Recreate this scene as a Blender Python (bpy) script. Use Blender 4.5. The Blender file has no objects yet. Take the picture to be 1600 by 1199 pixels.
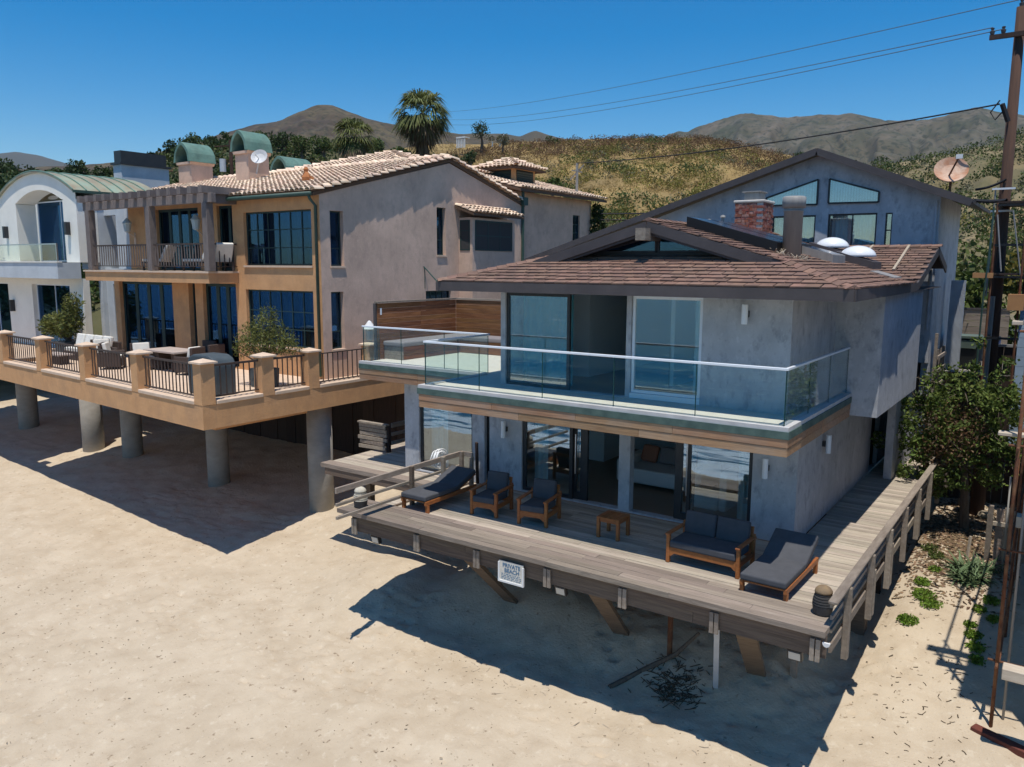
import bpy, bmesh, math, random
import numpy as np
from mathutils import Vector, Matrix, Euler
random.seed(11); RNG = np.random.default_rng(11)
S = bpy.context.scene; COL = S.collection
R = math.radians
# ---------------------------------------------------------------- camera
cam_d = bpy.data.cameras.new('camera'); cam = bpy.data.objects.new('camera', cam_d); COL.objects.link(cam)
cam_d.sensor_width = 36.0; cam_d.lens = 27.96; cam_d.clip_start = 0.1; cam_d.clip_end = 30000
_yaw, _pit, _rol = .6118, .1473, .0041
_f0 = Vector((-math.sin(_yaw), math.cos(_yaw), 0)); _r0 = Vector((math.cos(_yaw), math.sin(_yaw), 0)); _z = Vector((0, 0, 1))
_fw = _f0*math.cos(_pit) - _z*math.sin(_pit); _up = _z*math.cos(_pit) + _f0*math.sin(_pit)
_rt = _r0*math.cos(_rol) + _up*math.sin(_rol); _up2 = _up*math.cos(_rol) - _r0*math.sin(_rol)
_m = Matrix((( _rt.x, _up2.x, -_fw.x, 3.80385), (_rt.y, _up2.y, -_fw.y, -13.63923), (_rt.z, _up2.z, -_fw.z, 2.80278), (0, 0, 0, 1)))
cam.matrix_world = _m; S.camera = cam
# ---------------------------------------------------------------- sky, sun, exposure
SUN_DIR = Vector((.15, -.235, 1)).normalized()
W = bpy.data.worlds.new('World'); S.world = W; W.use_nodes = True
wn = W.node_tree; wn.nodes.clear()
sky = wn.nodes.new('ShaderNodeTexSky'); sky.sky_type = 'NISHITA'; sky.sun_disc = False
sky.sun_elevation = math.asin(SUN_DIR.z); sky.sun_rotation = math.atan2(SUN_DIR.x, SUN_DIR.y)
sky.altitude = 0; sky.air_density = 1.0; sky.dust_density = 0.15; sky.ozone_density = 3.0
bg = wn.nodes.new('ShaderNodeBackground'); bg.inputs['Strength'].default_value = .125
hs = wn.nodes.new('ShaderNodeHueSaturation'); hs.inputs['Saturation'].default_value = 1.58
wo = wn.nodes.new('ShaderNodeOutputWorld')
wn.links.new(sky.outputs[0], hs.inputs['Color']); wn.links.new(hs.outputs[0], bg.inputs[0]); wn.links.new(bg.outputs[0], wo.inputs[0])
sun_d = bpy.data.lights.new('sun', 'SUN'); sun_d.energy = 4.8; sun_d.angle = R(.5); sun_d.color = (1, .95, .87)
sun = bpy.data.objects.new('sun', sun_d); COL.objects.link(sun); sun.location = (0, -20, 60)
sun.rotation_euler = SUN_DIR.to_track_quat('Z', 'Y').to_euler()
S.view_settings.view_transform = 'Standard'; S.view_settings.look = 'None'
S.view_settings.exposure = 0; S.view_settings.gamma = 1; S.view_settings.use_curve_mapping = False
S.render.engine = 'CYCLES'; S.cycles.max_bounces = 8; S.cycles.transparent_max_bounces = 16
S.cycles.diffuse_bounces = 3; S.cycles.glossy_bounces = 3
try: S.cycles.use_denoising = True
except Exception: pass
# ---------------------------------------------------------------- materials
def M(name, c1, c2=None, sc=3.0, st=(1, 1, 1), rough=.85, bump=0., bsc=30., bst=None, rnd=0., metal=0., c3=None, sc3=.5, amt3=.5, spec=.3, isl=0., det=5, lo=.35, hi=.65, rot=None, more=()):
    """noise mix c1-c2 (world position), optional large stains c3, per-object (rnd) and per-island (isl) brightness variation, noise bump"""
    m = bpy.data.materials.new(name); m.use_nodes = True; nt = m.node_tree; N = nt.nodes; L = nt.links; N.clear()
    out = N.new('ShaderNodeOutputMaterial'); b = N.new('ShaderNodeBsdfPrincipled'); L.new(b.outputs[0], out.inputs[0])
    b.inputs['Roughness'].default_value = rough; b.inputs['Metallic'].default_value = metal
    b.inputs['Specular IOR Level'].default_value = spec
    g = N.new('ShaderNodeNewGeometry'); oi = N.new('ShaderNodeObjectInfo')
    ad = N.new('ShaderNodeVectorMath'); ad.operation = 'ADD'
    vm = N.new('ShaderNodeVectorMath'); vm.operation = 'SCALE'; vm.inputs[0].default_value = (37, 53, 71)
    if rnd: L.new(oi.outputs['Random'], vm.inputs['Scale'])
    else: vm.inputs['Scale'].default_value = 0
    L.new(g.outputs['Position'], ad.inputs[0]); L.new(vm.outputs[0], ad.inputs[1])
    src = ad.outputs[0]
    if rot:
        rr = N.new('ShaderNodeVectorRotate'); rr.rotation_type = 'EULER_XYZ'; rr.inputs['Rotation'].default_value = rot
        L.new(src, rr.inputs['Vector']); src = rr.outputs[0]
    def noise(scale, stretch, detail=det):
        mp = N.new('ShaderNodeMapping'); mp.inputs['Scale'].default_value = stretch; L.new(src, mp.inputs[0])
        n = N.new('ShaderNodeTexNoise'); n.inputs['Scale'].default_value = scale; n.inputs['Detail'].default_value = detail; n.inputs['Roughness'].default_value = .6
        L.new(mp.outputs[0], n.inputs[0]); return n.outputs['Fac']
    def ramp(fac, a, bb):
        r = N.new('ShaderNodeMapRange'); r.inputs['From Min'].default_value = a; r.inputs['From Max'].default_value = bb; L.new(fac, r.inputs[0]); return r.outputs[0]
    def mix(fac, A, B):
        x = N.new('ShaderNodeMix'); x.data_type = 'RGBA'
        if isinstance(fac, float): x.inputs['Factor'].default_value = fac
        else: L.new(fac, x.inputs['Factor'])
        for i, v in ((6, A), (7, B)):
            if isinstance(v, tuple): x.inputs[i].default_value = (*v, 1)
            else: L.new(v, x.inputs[i])
        return x.outputs[2]
    col = mix(ramp(noise(sc, st), lo, hi), c1, c2 if c2 else c1)
    if c3:
        f = ramp(noise(sc3, st if sc3 > 3 else (1, 1, 1), 6), .45, .7)
        mu = N.new('ShaderNodeMath'); mu.operation = 'MULTIPLY'; mu.inputs[1].default_value = amt3; L.new(f, mu.inputs[0])
        col = mix(mu.outputs[0], col, c3)
    for cm, scm, stm, lom, him, am in more:
        mu = N.new('ShaderNodeMath'); mu.operation = 'MULTIPLY'; mu.inputs[1].default_value = am; L.new(ramp(noise(scm, stm, 5), lom, him), mu.inputs[0]); col = mix(mu.outputs[0], col, cm)
    for amt, o in ((rnd, oi.outputs['Random']), (isl, g.outputs['Random Per Island'])):
        if amt:
            mr = N.new('ShaderNodeMapRange'); mr.inputs['To Min'].default_value = 1-amt; mr.inputs['To Max'].default_value = 1+amt; L.new(o, mr.inputs[0])
            h = N.new('ShaderNodeHueSaturation'); h.inputs['Saturation'].default_value = 1; L.new(mr.outputs[0], h.inputs['Value']); L.new(col, h.inputs['Color'])
            hm = N.new('ShaderNodeMapRange'); hm.inputs['To Min'].default_value = .5-.04*amt; hm.inputs['To Max'].default_value = .5+.04*amt
            wn_ = N.new('ShaderNodeTexWhiteNoise'); wn_.noise_dimensions = '1D'; L.new(o, wn_.inputs['W']); L.new(wn_.outputs['Value'], hm.inputs[0]); L.new(hm.outputs[0], h.inputs['Hue'])
            col = h.outputs[0]
    L.new(col, b.inputs['Base Color'])
    if bump:
        bp = N.new('ShaderNodeBump'); bp.inputs['Strength'].default_value = bump; bp.inputs['Distance'].default_value = .02
        L.new(noise(bsc, bst or st, 4), bp.inputs['Height']); L.new(bp.outputs[0], b.inputs['Normal'])
    return m
def glassmat(name, tint, refl=.1, gcol=(.9, .96, 1), rough=.0):
    """clear sheet: see-through with a tint, mirror part rising towards grazing angles"""
    m = bpy.data.materials.new(name); m.use_nodes = True; nt = m.node_tree; N = nt.nodes; L = nt.links; N.clear()
    out = N.new('ShaderNodeOutputMaterial'); t = N.new('ShaderNodeBsdfTransparent'); t.inputs[0].default_value = (*tint, 1)
    gl = N.new('ShaderNodeBsdfGlossy'); gl.inputs['Roughness'].default_value = rough; gl.inputs['Color'].default_value = (*gcol, 1)
    lw = N.new('ShaderNodeLayerWeight'); lw.inputs[0].default_value = .5; pw = N.new('ShaderNodeMath'); pw.operation = 'POWER'; pw.inputs[1].default_value = 5; L.new(lw.outputs['Facing'], pw.inputs[0])
    ad = N.new('ShaderNodeMath'); ad.operation = 'ADD'; ad.use_clamp = True; ad.inputs[1].default_value = .03+refl; L.new(pw.outputs[0], ad.inputs[0])
    mx = N.new('ShaderNodeMixShader'); L.new(ad.outputs[0], mx.inputs[0]); L.new(t.outputs[0], mx.inputs[1]); L.new(gl.outputs[0], mx.inputs[2]); L.new(mx.outputs[0], out.inputs[0])
    return m
def leafmat(name, c1, c2, sc=1.5, isl=.35, trans=.25):
    m = M(name, c1, c2, sc=sc, rough=.6, isl=isl, spec=.25)
    nt = m.node_tree; N = nt.nodes; L = nt.links; b = [n for n in N if n.type == 'BSDF_PRINCIPLED'][0]; out = [n for n in N if n.type == 'OUTPUT_MATERIAL'][0]
    tr = N.new('ShaderNodeBsdfTranslucent'); mx = N.new('ShaderNodeMixShader'); mx.inputs[0].default_value = trans
    L.new(b.inputs['Base Color'].links[0].from_socket, tr.inputs[0]); L.new(b.outputs[0], mx.inputs[1]); L.new(tr.outputs[0], mx.inputs[2]); L.new(mx.outputs[0], out.inputs[0])
    return m
MT = {}
MT['stucco'] = M('blue_grey_stucco', (.37, .38, .40), (.47, .48, .50), sc=1.6, st=(1, 1, .6), rough=.85, bump=.3, bsc=14, c3=(.27, .28, .30), sc3=2.2, amt3=.3, det=9, more=[((.17, .18, .195), 5, (1, 1, .6), .54, .7, .55), ((.60, .61, .62), 9, (1, 1, .6), .56, .72, .4), ((.22, .23, .24), 15, (1, 1, .7), .58, .72, .4)])
MT['fascia'] = M('dark_painted_timber', (.065, .056, .056), (.085, .073, .072), sc=2, rough=.6, bump=.1, bsc=20)
MT['shingle'] = M('brown_red_shingle', (.25, .15, .105), (.165, .105, .08), sc=2.2, rough=.95, bump=.5, bsc=90, rnd=.15, isl=.15, more=[((.30, .22, .17), 1.4, (1, 1, 1), .55, .72, .35), ((.10, .065, .055), 3.5, (1, 1, 1), .55, .7, .4)])
MT['shingle_base'] = M('roof_underlay', (.06, .04, .035), rough=.95)
MT['deck'] = M('bleached_deck_timber', (.47, .405, .325), (.33, .275, .215), sc=3, st=(.5, 14, 4), rough=.85, bump=.4, bsc=8, rnd=.22, more=[((.22, .18, .14), 1.2, (1, 1, 1), .55, .75, .5), ((.16, .13, .1), 20, (.15, 1, 1), .6, .72, .5)])
MT['bench'] = M('grey_bench_timber', (.285, .23, .185), (.195, .155, .122), sc=3, st=(.5, 14, 6), rough=.85, bump=.4, bsc=8, rnd=.24, more=[((.12, .095, .075), 20, (.15, 1, 1), .58, .72, .55), ((.36, .31, .26), 3, (.4, 3, 1), .56, .75, .4)])
MT['rail'] = M('weathered_rail_timber', (.30, .25, .20), (.21, .17, .135), sc=4, st=(3, .6, 3), rough=.85, bump=.3, bsc=10, rnd=.18)
MT['beam'] = M('old_beam_timber', (.17, .125, .09), (.11, .08, .06), sc=3, st=(.5, 6, 9), rough=.9, bump=.3, bsc=8, rnd=.15)
MT['cedar'] = M('orange_cedar_board', (.37, .22, .12), (.26, .15, .085), sc=3, st=(.6, 3, 9), rough=.7, bump=.2, bsc=8, rnd=.18, c3=(.33, .27, .21), sc3=1.2, amt3=.5)
MT['fence'] = M('red_brown_fence_board', (.26, .115, .045), (.15, .062, .026), sc=2.5, st=(.8, .8, 9), rough=.65, bump=.15, bsc=8, rnd=.22)
MT['teak'] = M('oiled_teak', (.38, .14, .042), (.27, .09, .03), sc=5, st=(2, 2, 6), rough=.5, rnd=.1)
MT['charcoal'] = M('charcoal_cushion_fabric', (.078, .08, .088), (.066, .068, .075), sc=6, rough=.95, bump=.1, bsc=250)
MT['white_cush'] = M('white_cushion_fabric', (.74, .71, .64), (.66, .63, .57), sc=6, rough=.95)
MT['white_paint'] = M('white_paint', (.74, .74, .73), (.66, .66, .65), sc=3, rough=.6)
MT['curb'] = M('pale_curb_paint', (.52, .51, .50), (.42, .41, .40), sc=2.5, rough=.7)
MT['copper'] = M('green_copper', (.10, .19, .155), (.15, .26, .21), sc=2.5, rough=.6, c3=(.07, .08, .06), sc3=2, amt3=.4)
MT['copper_roof'] = M('aged_copper_sheet', (.33, .33, .23), (.27, .20, .13), sc=.9, rough=.5, c3=(.25, .36, .28), sc3=1.3, amt3=.8)
MT['flash'] = M('green_flashing', (.05, .085, .075), (.09, .14, .12), sc=4, rough=.6)
MT['balc_floor'] = M('pale_balcony_floor', (.62, .58, .50), (.55, .51, .44), sc=5, rough=.8)
MT['bronze'] = M('dark_bronze_metal', (.018, .019, .022), (.028, .028, .03), sc=4, rough=.45, metal=0, spec=.5)
MT['black'] = M('black_metal', (.012, .012, .013), rough=.5)
MT['steel'] = M('brushed_steel', (.6, .6, .61), rough=.3, metal=1)
MT['rail_cap'] = M('satin_rail_cap', (.72, .76, .80), rough=.35, spec=.6)
MT['rust'] = M('rusty_pipe', (.17, .062, .028), (.09, .042, .026), sc=9, rough=.9, bump=.3, bsc=40, c3=(.24, .14, .07), sc3=6, amt3=.6)
MT['tan'] = M('tan_stucco', (.62, .345, .165), (.54, .29, .135), sc=2.2, rough=.9, bump=.4, bsc=22, c3=(.43, .27, .16), sc3=1.1, amt3=.4, det=8, more=[((.40, .24, .14), 5, (2, 2, .3), .54, .78, .4), ((.7, .42, .23), 14, (1, 1, 1), .55, .75, .35)])
MT['pink'] = M('pink_lit_tan_stucco', (.66, .47, .36), (.54, .385, .295), sc=.9, rough=.9, bump=.35, bsc=14, c3=(.40, .285, .22), sc3=.55, amt3=.55, det=9, more=[((.36, .265, .21), 3.2, (1, 1, .8), .5, .74, .5), ((.76, .55, .42), 9, (1, 1, .8), .56, .75, .35), ((.34, .25, .2), 2.5, (2, 2, .2), .58, .78, .3)])  # the tan stucco again, pinked to paint grazing light on the side walls
MT['trim'] = M('pale_cast_trim', (.66, .50, .37), (.58, .43, .31), sc=4, rough=.8)
MT['tile'] = M('pale_clay_tile', (.74, .60, .45), (.58, .42, .29), sc=4, rough=.9, rnd=.26, isl=.26, c3=(.36, .26, .19), sc3=3.2, amt3=.35)
MT['tile_dark'] = M('tile_bed', (.12, .075, .05), rough=.95)
MT['green_frame'] = M('dark_green_frame', (.018, .042, .042), (.024, .05, .048), sc=3, rough=.5)
MT['green_metal'] = M('green_gutter_metal', (.035, .075, .06), (.05, .09, .075), sc=3, rough=.5)
MT['iron'] = M('brown_iron', (.075, .052, .042), (.055, .04, .034), sc=5, rough=.6)
MT['pergola'] = M('grey_brown_pergola_timber', (.20, .165, .15), (.15, .125, .115), sc=3, st=(4, 1, 1), rough=.85, rnd=.12)
MT['concrete'] = M('board_marked_concrete', (.36, .33, .29), (.28, .26, .23), sc=1.6, st=(1, 1, 2), rough=.9, bump=.3, bsc=12, c3=(.2, .19, .17), sc3=.9, amt3=.45)
MT['white'] = M('white_stucco', (.86, .82, .73), (.80, .76, .67), sc=1.2, rough=.9, bump=.15, bsc=18)
MT['grey_white'] = M('grey_and_shaded_white', (.55, .58, .60), (.46, .49, .51), sc=1.2, rough=.9, bump=.15, bsc=18)  # white stucco greyed to paint its shaded side; also plain grey parts
MT['wicker'] = M('dark_wicker', (.085, .06, .05), (.055, .04, .034), sc=40, rough=.8)
MT['table_top'] = M('pale_table_slab', (.46, .38, .33), (.40, .33, .29), sc=3, rough=.7)
MT['cover'] = M('grey_green_cover', (.075, .095, .105), (.055, .07, .08), sc=2, rough=.6, bump=.2, bsc=6)
MT['brick'] = M('old_red_brick', (.27, .085, .055), (.19, .06, .045), sc=9, rough=.95, rnd=.25, c3=(.5, .4, .36), sc3=7, amt3=.5)
MT['mortar'] = M('pale_mortar', (.56, .52, .47), (.48, .45, .41), sc=6, rough=.95)
MT['galv'] = M('weathered_sheet_metal', (.30, .285, .26), (.24, .225, .21), sc=2, st=(4, 4, .6), rough=.55, spec=.5)
MT['solar'] = M('dark_solar_glass', (.03, .034, .05), (.035, .036, .045), sc=1, rough=.18, spec=.6)
MT['dome'] = M('white_acrylic_dome', (.75, .76, .76), rough=.25, spec=.6)
MT['ceiling'] = M('white_ceiling_paint', (.8, .8, .8), rough=.9)
MT['glass_edge'] = M('dark_glass_edge', (.02, .06, .05), rough=.2)
MT['interior'] = M('interior_wall_paint', (.68, .72, .74), rough=.9)
MT['inner_shade'] = M('painted_inner_shade', (.05, .05, .05), rough=.95)  # darkness of unlit rooms and recesses put into the lining colour
MT['floor_int'] = M('brown_floor_boards', (.26, .19, .135), (.2, .145, .1), sc=4, st=(1, 8, 1), rough=.4)
MT['curtain'] = M('pale_curtain_cloth', (.50, .58, .60), (.42, .50, .53), sc=2, rough=.95)
MT['curtain_dk'] = M('teal_curtain_cloth', (.10, .26, .29), (.08, .22, .25), sc=2, rough=.95)
MT['curtain_gr'] = M('grey_curtain_cloth', (.13, .15, .20), (.09, .11, .15), sc=2, rough=.95)
MT['sofa'] = M('pale_sofa_fabric', (.55, .56, .55), rough=.95)
MT['pillow_o'] = M('orange_pillow_fabric', (.33, .14, .09), rough=.95)
MT['pillow_g'] = M('grey_pillow_fabric', (.22, .20, .2), rough=.95)
MT['pole'] = M('creosote_pole_timber', (.085, .045, .03), (.055, .032, .024), sc=3, st=(6, 6, .4), rough=.9, bump=.4, bsc=14)
MT['wire'] = M('black_cable', (.02, .02, .022), rough=.7)
MT['far_wire'] = M('grey_cable', (.10, .14, .19), rough=.7)
MT['rock'] = M('tan_rock', (.33, .27, .19), (.24, .20, .15), sc=4, rough=.95, bump=.6, bsc=9)
MT['plank'] = M('pale_scaffold_plank', (.55, .47, .37), (.46, .38, .29), sc=4, st=(1, 6, 6), rough=.9, rnd=.15)
MT['orange_ply'] = M('orange_plywood', (.46, .24, .10), (.40, .20, .09), sc=4, rough=.9)
MT['red_wood'] = M('red_painted_timber', (.15, .045, .03), (.11, .036, .028), sc=4, rough=.9, bump=.2)
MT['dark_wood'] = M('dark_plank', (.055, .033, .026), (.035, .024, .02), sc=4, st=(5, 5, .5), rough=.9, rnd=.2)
MT['sign_white'] = M('faded_sign_face', (.66, .62, .54), (.56, .53, .47), sc=9, rough=.8)
MT['sign_blue'] = M('faded_blue_lettering', (.06, .14, .24), (.14, .22, .30), sc=30, rough=.8)
MT['bin_green'] = M('grey_green_plastic', (.11, .15, .125), (.09, .12, .10), sc=3, rough=.6)
MT['bin_black'] = M('black_plastic', (.02, .022, .022), rough=.55)
MT['bin_blue'] = M('blue_plastic', (.02, .08, .25), rough=.5)
MT['blue_cloth'] = M('washed_blue_cloth', (.10, .17, .26), (.05, .08, .13), sc=14, st=(1, 4, 1), rough=.95)
MT['lant_tan'] = M('tan_lantern_shell', (.25, .17, .09), (.17, .12, .08), sc=9, rough=.8)
MT['lant_dark'] = M('dark_lantern_rib', (.045, .043, .042), (.06, .057, .055), sc=9, rough=.7)
MT['lant_white'] = M('pale_lantern_rib', (.55, .5, .4), (.46, .42, .34), sc=9, rough=.8)
MT['lens'] = M('floodlight_lens', (.5, .49, .45), rough=.2, spec=.7)
MT['dish'] = M('rusty_dish', (.42, .19, .10), (.55, .40, .30), sc=2.5, rough=.7)
MT['dish_w'] = M('white_dish', (.6, .6, .6), (.5, .5, .49), sc=4, rough=.5)
MT['clay'] = M('orange_clay', (.5, .2, .075), (.4, .15, .06), sc=8, rough=.9)
MT['asphalt'] = M('worn_asphalt', (.07, .07, .07), (.05, .05, .05), sc=3, rough=.95)
MT['corr'] = M('pale_corrugated_sheet', (.5, .53, .56), (.42, .44, .47), sc=2, rough=.6)
MT['nb_blue'] = M('pale_blue_siding', (.36, .47, .58), (.32, .42, .53), sc=3, rough=.85)
MT['bark'] = M('grey_brown_bark', (.15, .115, .085), (.09, .07, .055), sc=5, st=(4, 4, 1), rough=.95, bump=.4, bsc=20)
MT['palm_bark'] = M('fibrous_palm_bark', (.13, .10, .075), (.07, .055, .045), sc=6, st=(1, 1, 4), rough=.95, bump=.6, bsc=9)
MT['glass'] = glassmat('window_glass', (.88, .95, .95), .15)
MT['glass_dk'] = glassmat('dark_window_glass', (.5, .6, .68), .07, (.22, .5, .95))  # mirror colour tinted blue to paint a deep blue sky reflection
MT['glass_rail'] = glassmat('green_balustrade_glass', (.945, .985, .97), .012)
MT['leaf_tree'] = leafmat('bay_leaf', (.075, .115, .022), (.13, .17, .04), isl=.5)
MT['leaf_dry'] = leafmat('dry_leaf', (.17, .10, .055), (.13, .08, .04), isl=.4)
MT['leaf_shrub'] = leafmat('olive_leaf', (.085, .10, .02), (.16, .165, .045), isl=.45)
MT['leaf_dark'] = leafmat('dark_evergreen_leaf', (.025, .045, .012), (.05, .075, .02), sc=.6, isl=.45)
MT['leaf_mid'] = leafmat('mid_green_leaf', (.06, .09, .02), (.10, .12, .03), sc=.4, isl=.45)
MT['leaf_grey'] = leafmat('grey_sage_leaf', (.13, .13, .075), (.17, .15, .09), sc=.4, isl=.4)
MT['leaf_gold'] = leafmat('yellow_scrub_leaf', (.21, .185, .035), (.16, .14, .035), sc=.4, isl=.4)
MT['leaf_brown'] = leafmat('brown_scrub_leaf', (.12, .065, .03), (.16, .10, .05), sc=.4, isl=.4)
MT['grass_dry'] = leafmat('dry_grass_blade', (.33, .235, .085), (.25, .18, .07), sc=.3, isl=.3)
MT['leaf_aloe'] = leafmat('aloe_blade', (.085, .13, .06), (.12, .17, .08), isl=.3, trans=.1)
MT['leaf_bright'] = leafmat('bright_succulent_leaf', (.11, .19, .02), (.15, .22, .03), sc=6, isl=.35)
MT['leaf_palm'] = leafmat('palm_frond', (.10, .125, .035), (.15, .16, .06), sc=1, isl=.4)
MT['leaf_palm_dead'] = leafmat('dead_palm_frond', (.20, .14, .08), (.14, .10, .065), sc=1, isl=.35)
MT['twig'] = M('dry_seaweed_twig', (.10, .07, .04), (.06, .045, .03), sc=9, rough=.95)
MT['pale_twig'] = M('bleached_stick', (.42, .35, .27), (.35, .28, .2), sc=9, rough=.95)
MT['litter'] = M('fallen_dry_leaf', (.14, .09, .05), (.22, .15, .09), sc=6, rough=.95, isl=.5)
# ---------------------------------------------------------------- mesh building
class MB:
    def __init__(s): s.v = []; s.f = []
    def add(s, vs, fs):
        o = len(s.v); s.v += [tuple(map(float, v)) for v in vs]; s.f += [tuple(i+o for i in f) for f in fs]; return s
    def box(s, x0, x1, y0, y1, z0, z1):
        return s.add([(x0,y0,z0),(x1,y0,z0),(x1,y1,z0),(x0,y1,z0),(x0,y0,z1),(x1,y0,z1),(x1,y1,z1),(x0,y1,z1)],
                     [(0,3,2,1),(4,5,6,7),(0,1,5,4),(1,2,6,5),(2,3,7,6),(3,0,4,7)])
    def obox(s, c, size, rot=(0, 0, 0)):
        m = Euler(rot).to_matrix(); c = Vector(c); h = [v/2 for v in size]
        vs = [c + m @ Vector((sx*h[0], sy*h[1], sz*h[2])) for sz in (-1, 1) for sx, sy in ((-1,-1),(1,-1),(1,1),(-1,1))]
        return s.add(vs, [(0,3,2,1),(4,5,6,7),(0,1,5,4),(1,2,6,5),(2,3,7,6),(3,0,4,7)])
    def bar(s, a, b, w, h, up=(0, 0, 1)):
        a = Vector(a); b = Vector(b); d = (b-a).normalized(); u = Vector(up); sd = d.cross(u)
        if sd.length < 1e-4: sd = d.cross(Vector((1, 0, 0)))
        sd.normalize(); u = sd.cross(d); sd *= w/2; u *= h/2
        vs = [p + x for p in (a, b) for x in (-sd-u, sd-u, sd+u, -sd+u)]
        return s.add(vs, [(0,1,2,3),(4,7,6,5),(0,4,5,1),(1,5,6,2),(2,6,7,3),(3,7,4,0)])
    def tube(s, a, b, r, n=8, r2=None, caps=True):
        return s.path([a, b], [r, r if r2 is None else r2], n, caps)
    def path(s, pts, r, n=6, caps=True):
        pts = [Vector(p) for p in pts]; k = len(pts); rs = r if isinstance(r, (list, tuple)) else [r]*k
        vs = []; prev = None
        for i, p in enumerate(pts):
            d = (pts[min(i+1, k-1)] - pts[max(i-1, 0)]).normalized()
            a = prev if prev is not None else (Vector((0, 0, 1)) if abs(d.z) < .9 else Vector((1, 0, 0)))
            sd = d.cross(a); 
            if sd.length < 1e-5: sd = d.cross(Vector((0, 1, .3)))
            sd.normalize(); u = sd.cross(d); prev = u
            vs += [p + (sd*math.cos(2*math.pi*j/n) + u*math.sin(2*math.pi*j/n))*rs[i] for j in range(n)]
        fs = [(i*n+j, i*n+(j+1) % n, (i+1)*n+(j+1) % n, (i+1)*n+j) for i in range(k-1) for j in range(n)]
        if caps: fs += [tuple(range(n))[::-1], tuple((k-1)*n+j for j in range(n))]
        return s.add(vs, fs)
    def prism(s, poly, axis, d0, d1):
        f = {'x': lambda a, b, d: (d, a, b), 'y': lambda a, b, d: (a, d, b), 'z': lambda a, b, d: (a, b, d)}[axis]
        n = len(poly); vs = [f(a, b, d0) for a, b in poly] + [f(a, b, d1) for a, b in poly]
        return s.add(vs, [tuple(range(n)), tuple(range(2*n-1, n-1, -1))] + [(i, i+n, (i+1) % n+n, (i+1) % n) for i in range(n)])
    def lathe(s, prof, c, n=16):
        vs = [(c[0]+r*math.cos(2*math.pi*j/n), c[1]+r*math.sin(2*math.pi*j/n), c[2]+z) for r, z in prof for j in range(n)]
        k = len(prof)
        fs = [(i*n+j, i*n+(j+1) % n, (i+1)*n+(j+1) % n, (i+1)*n+j) for i in range(k-1) for j in range(n)]
        fs += [tuple(range(n))[::-1], tuple((k-1)*n+j for j in range(n))]
        return s.add(vs, fs)
    def slab(s, top, t):
        """polygon given by its top corners, thickened downwards"""
        n = len(top); vs = list(top) + [(p[0], p[1], p[2]-t) for p in top]
        return s.add(vs, [tuple(range(n)), tuple(range(2*n-1, n-1, -1))] + [(i, i+n, (i+1) % n+n, (i+1) % n) for i in range(n)])
ORG = {}
def org(o): return ORG.get(o.name, (0, 0, 0)) if o else (0, 0, 0)
def mesh_of(name, mb, mat, off=(0, 0, 0), bev=0, seg=1, smooth=False):
    me = bpy.data.meshes.new(name)
    me.from_pydata([(x-off[0], y-off[1], z-off[2]) for x, y, z in mb.v], [], mb.f)
    bm = bmesh.new(); bm.from_mesh(me); bmesh.ops.recalc_face_normals(bm, faces=bm.faces[:])
    if bev: bmesh.ops.bevel(bm, geom=bm.edges[:], offset=bev, segments=seg, profile=.5, affect='EDGES', clamp_overlap=True)
    if smooth:
        for f in bm.faces: f.smooth = True
    bm.to_mesh(me); bm.free()
    me.materials.append(MT[mat] if isinstance(mat, str) else mat)
    return me
def link(o, parent=None):
    COL.objects.link(o)
    if parent: o.parent = parent
    return o
def obj(name, mb, mat, parent=None, bev=0, seg=1, smooth=False, kind=None, label=None):
    o = link(bpy.data.objects.new(name, mesh_of(name, mb, mat, org(parent), bev, seg, smooth)), parent)
    ORG[o.name] = org(parent)
    if kind: o['kind'] = kind
    if label: o['label'] = label
    return o
def piece(name, me, parent, loc, rot=(0, 0, 0), scale=(1, 1, 1)):
    o = bpy.data.objects.new(name, me); link(o, parent); g = org(parent)
    o.location = (loc[0]-g[0], loc[1]-g[1], loc[2]-g[2])
    if isinstance(rot, Matrix): o.rotation_euler = rot.to_euler()
    else: o.rotation_euler = rot
    o.scale = scale; ORG[o.name] = tuple(loc); return o
def tag(o, label, cat, group=None):
    o['label'] = label; o['category'] = cat
    if group: o['group'] = group
    return o
def thing(name, label, cat, loc=(0, 0, 0), group=None):
    o = bpy.data.objects.new(name, None); o.empty_display_size = .2; link(o); o.location = loc; ORG[o.name] = tuple(loc)
    return tag(o, label, cat, group)
def solo(name, mb, mat, label, cat, group=None, **k):
    return tag(obj(name, mb, mat, None, **k), label, cat, group)
def raw_mesh(name, v, f4, mat):
    """fast mesh from numpy: v (n,3), f4 (m,4)"""
    me = bpy.data.meshes.new(name); n, m = len(v), len(f4)
    me.vertices.add(n); me.vertices.foreach_set('co', np.asarray(v, np.float32).ravel())
    me.loops.add(m*4); me.loops.foreach_set('vertex_index', np.asarray(f4, np.int32).ravel())
    me.polygons.add(m); me.polygons.foreach_set('loop_start', np.arange(0, m*4, 4, dtype=np.int32)); me.polygons.foreach_set('loop_total', np.full(m, 4, np.int32))
    me.update(calc_edges=True); me.materials.append(MT[mat] if isinstance(mat, str) else mat); return me
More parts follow.
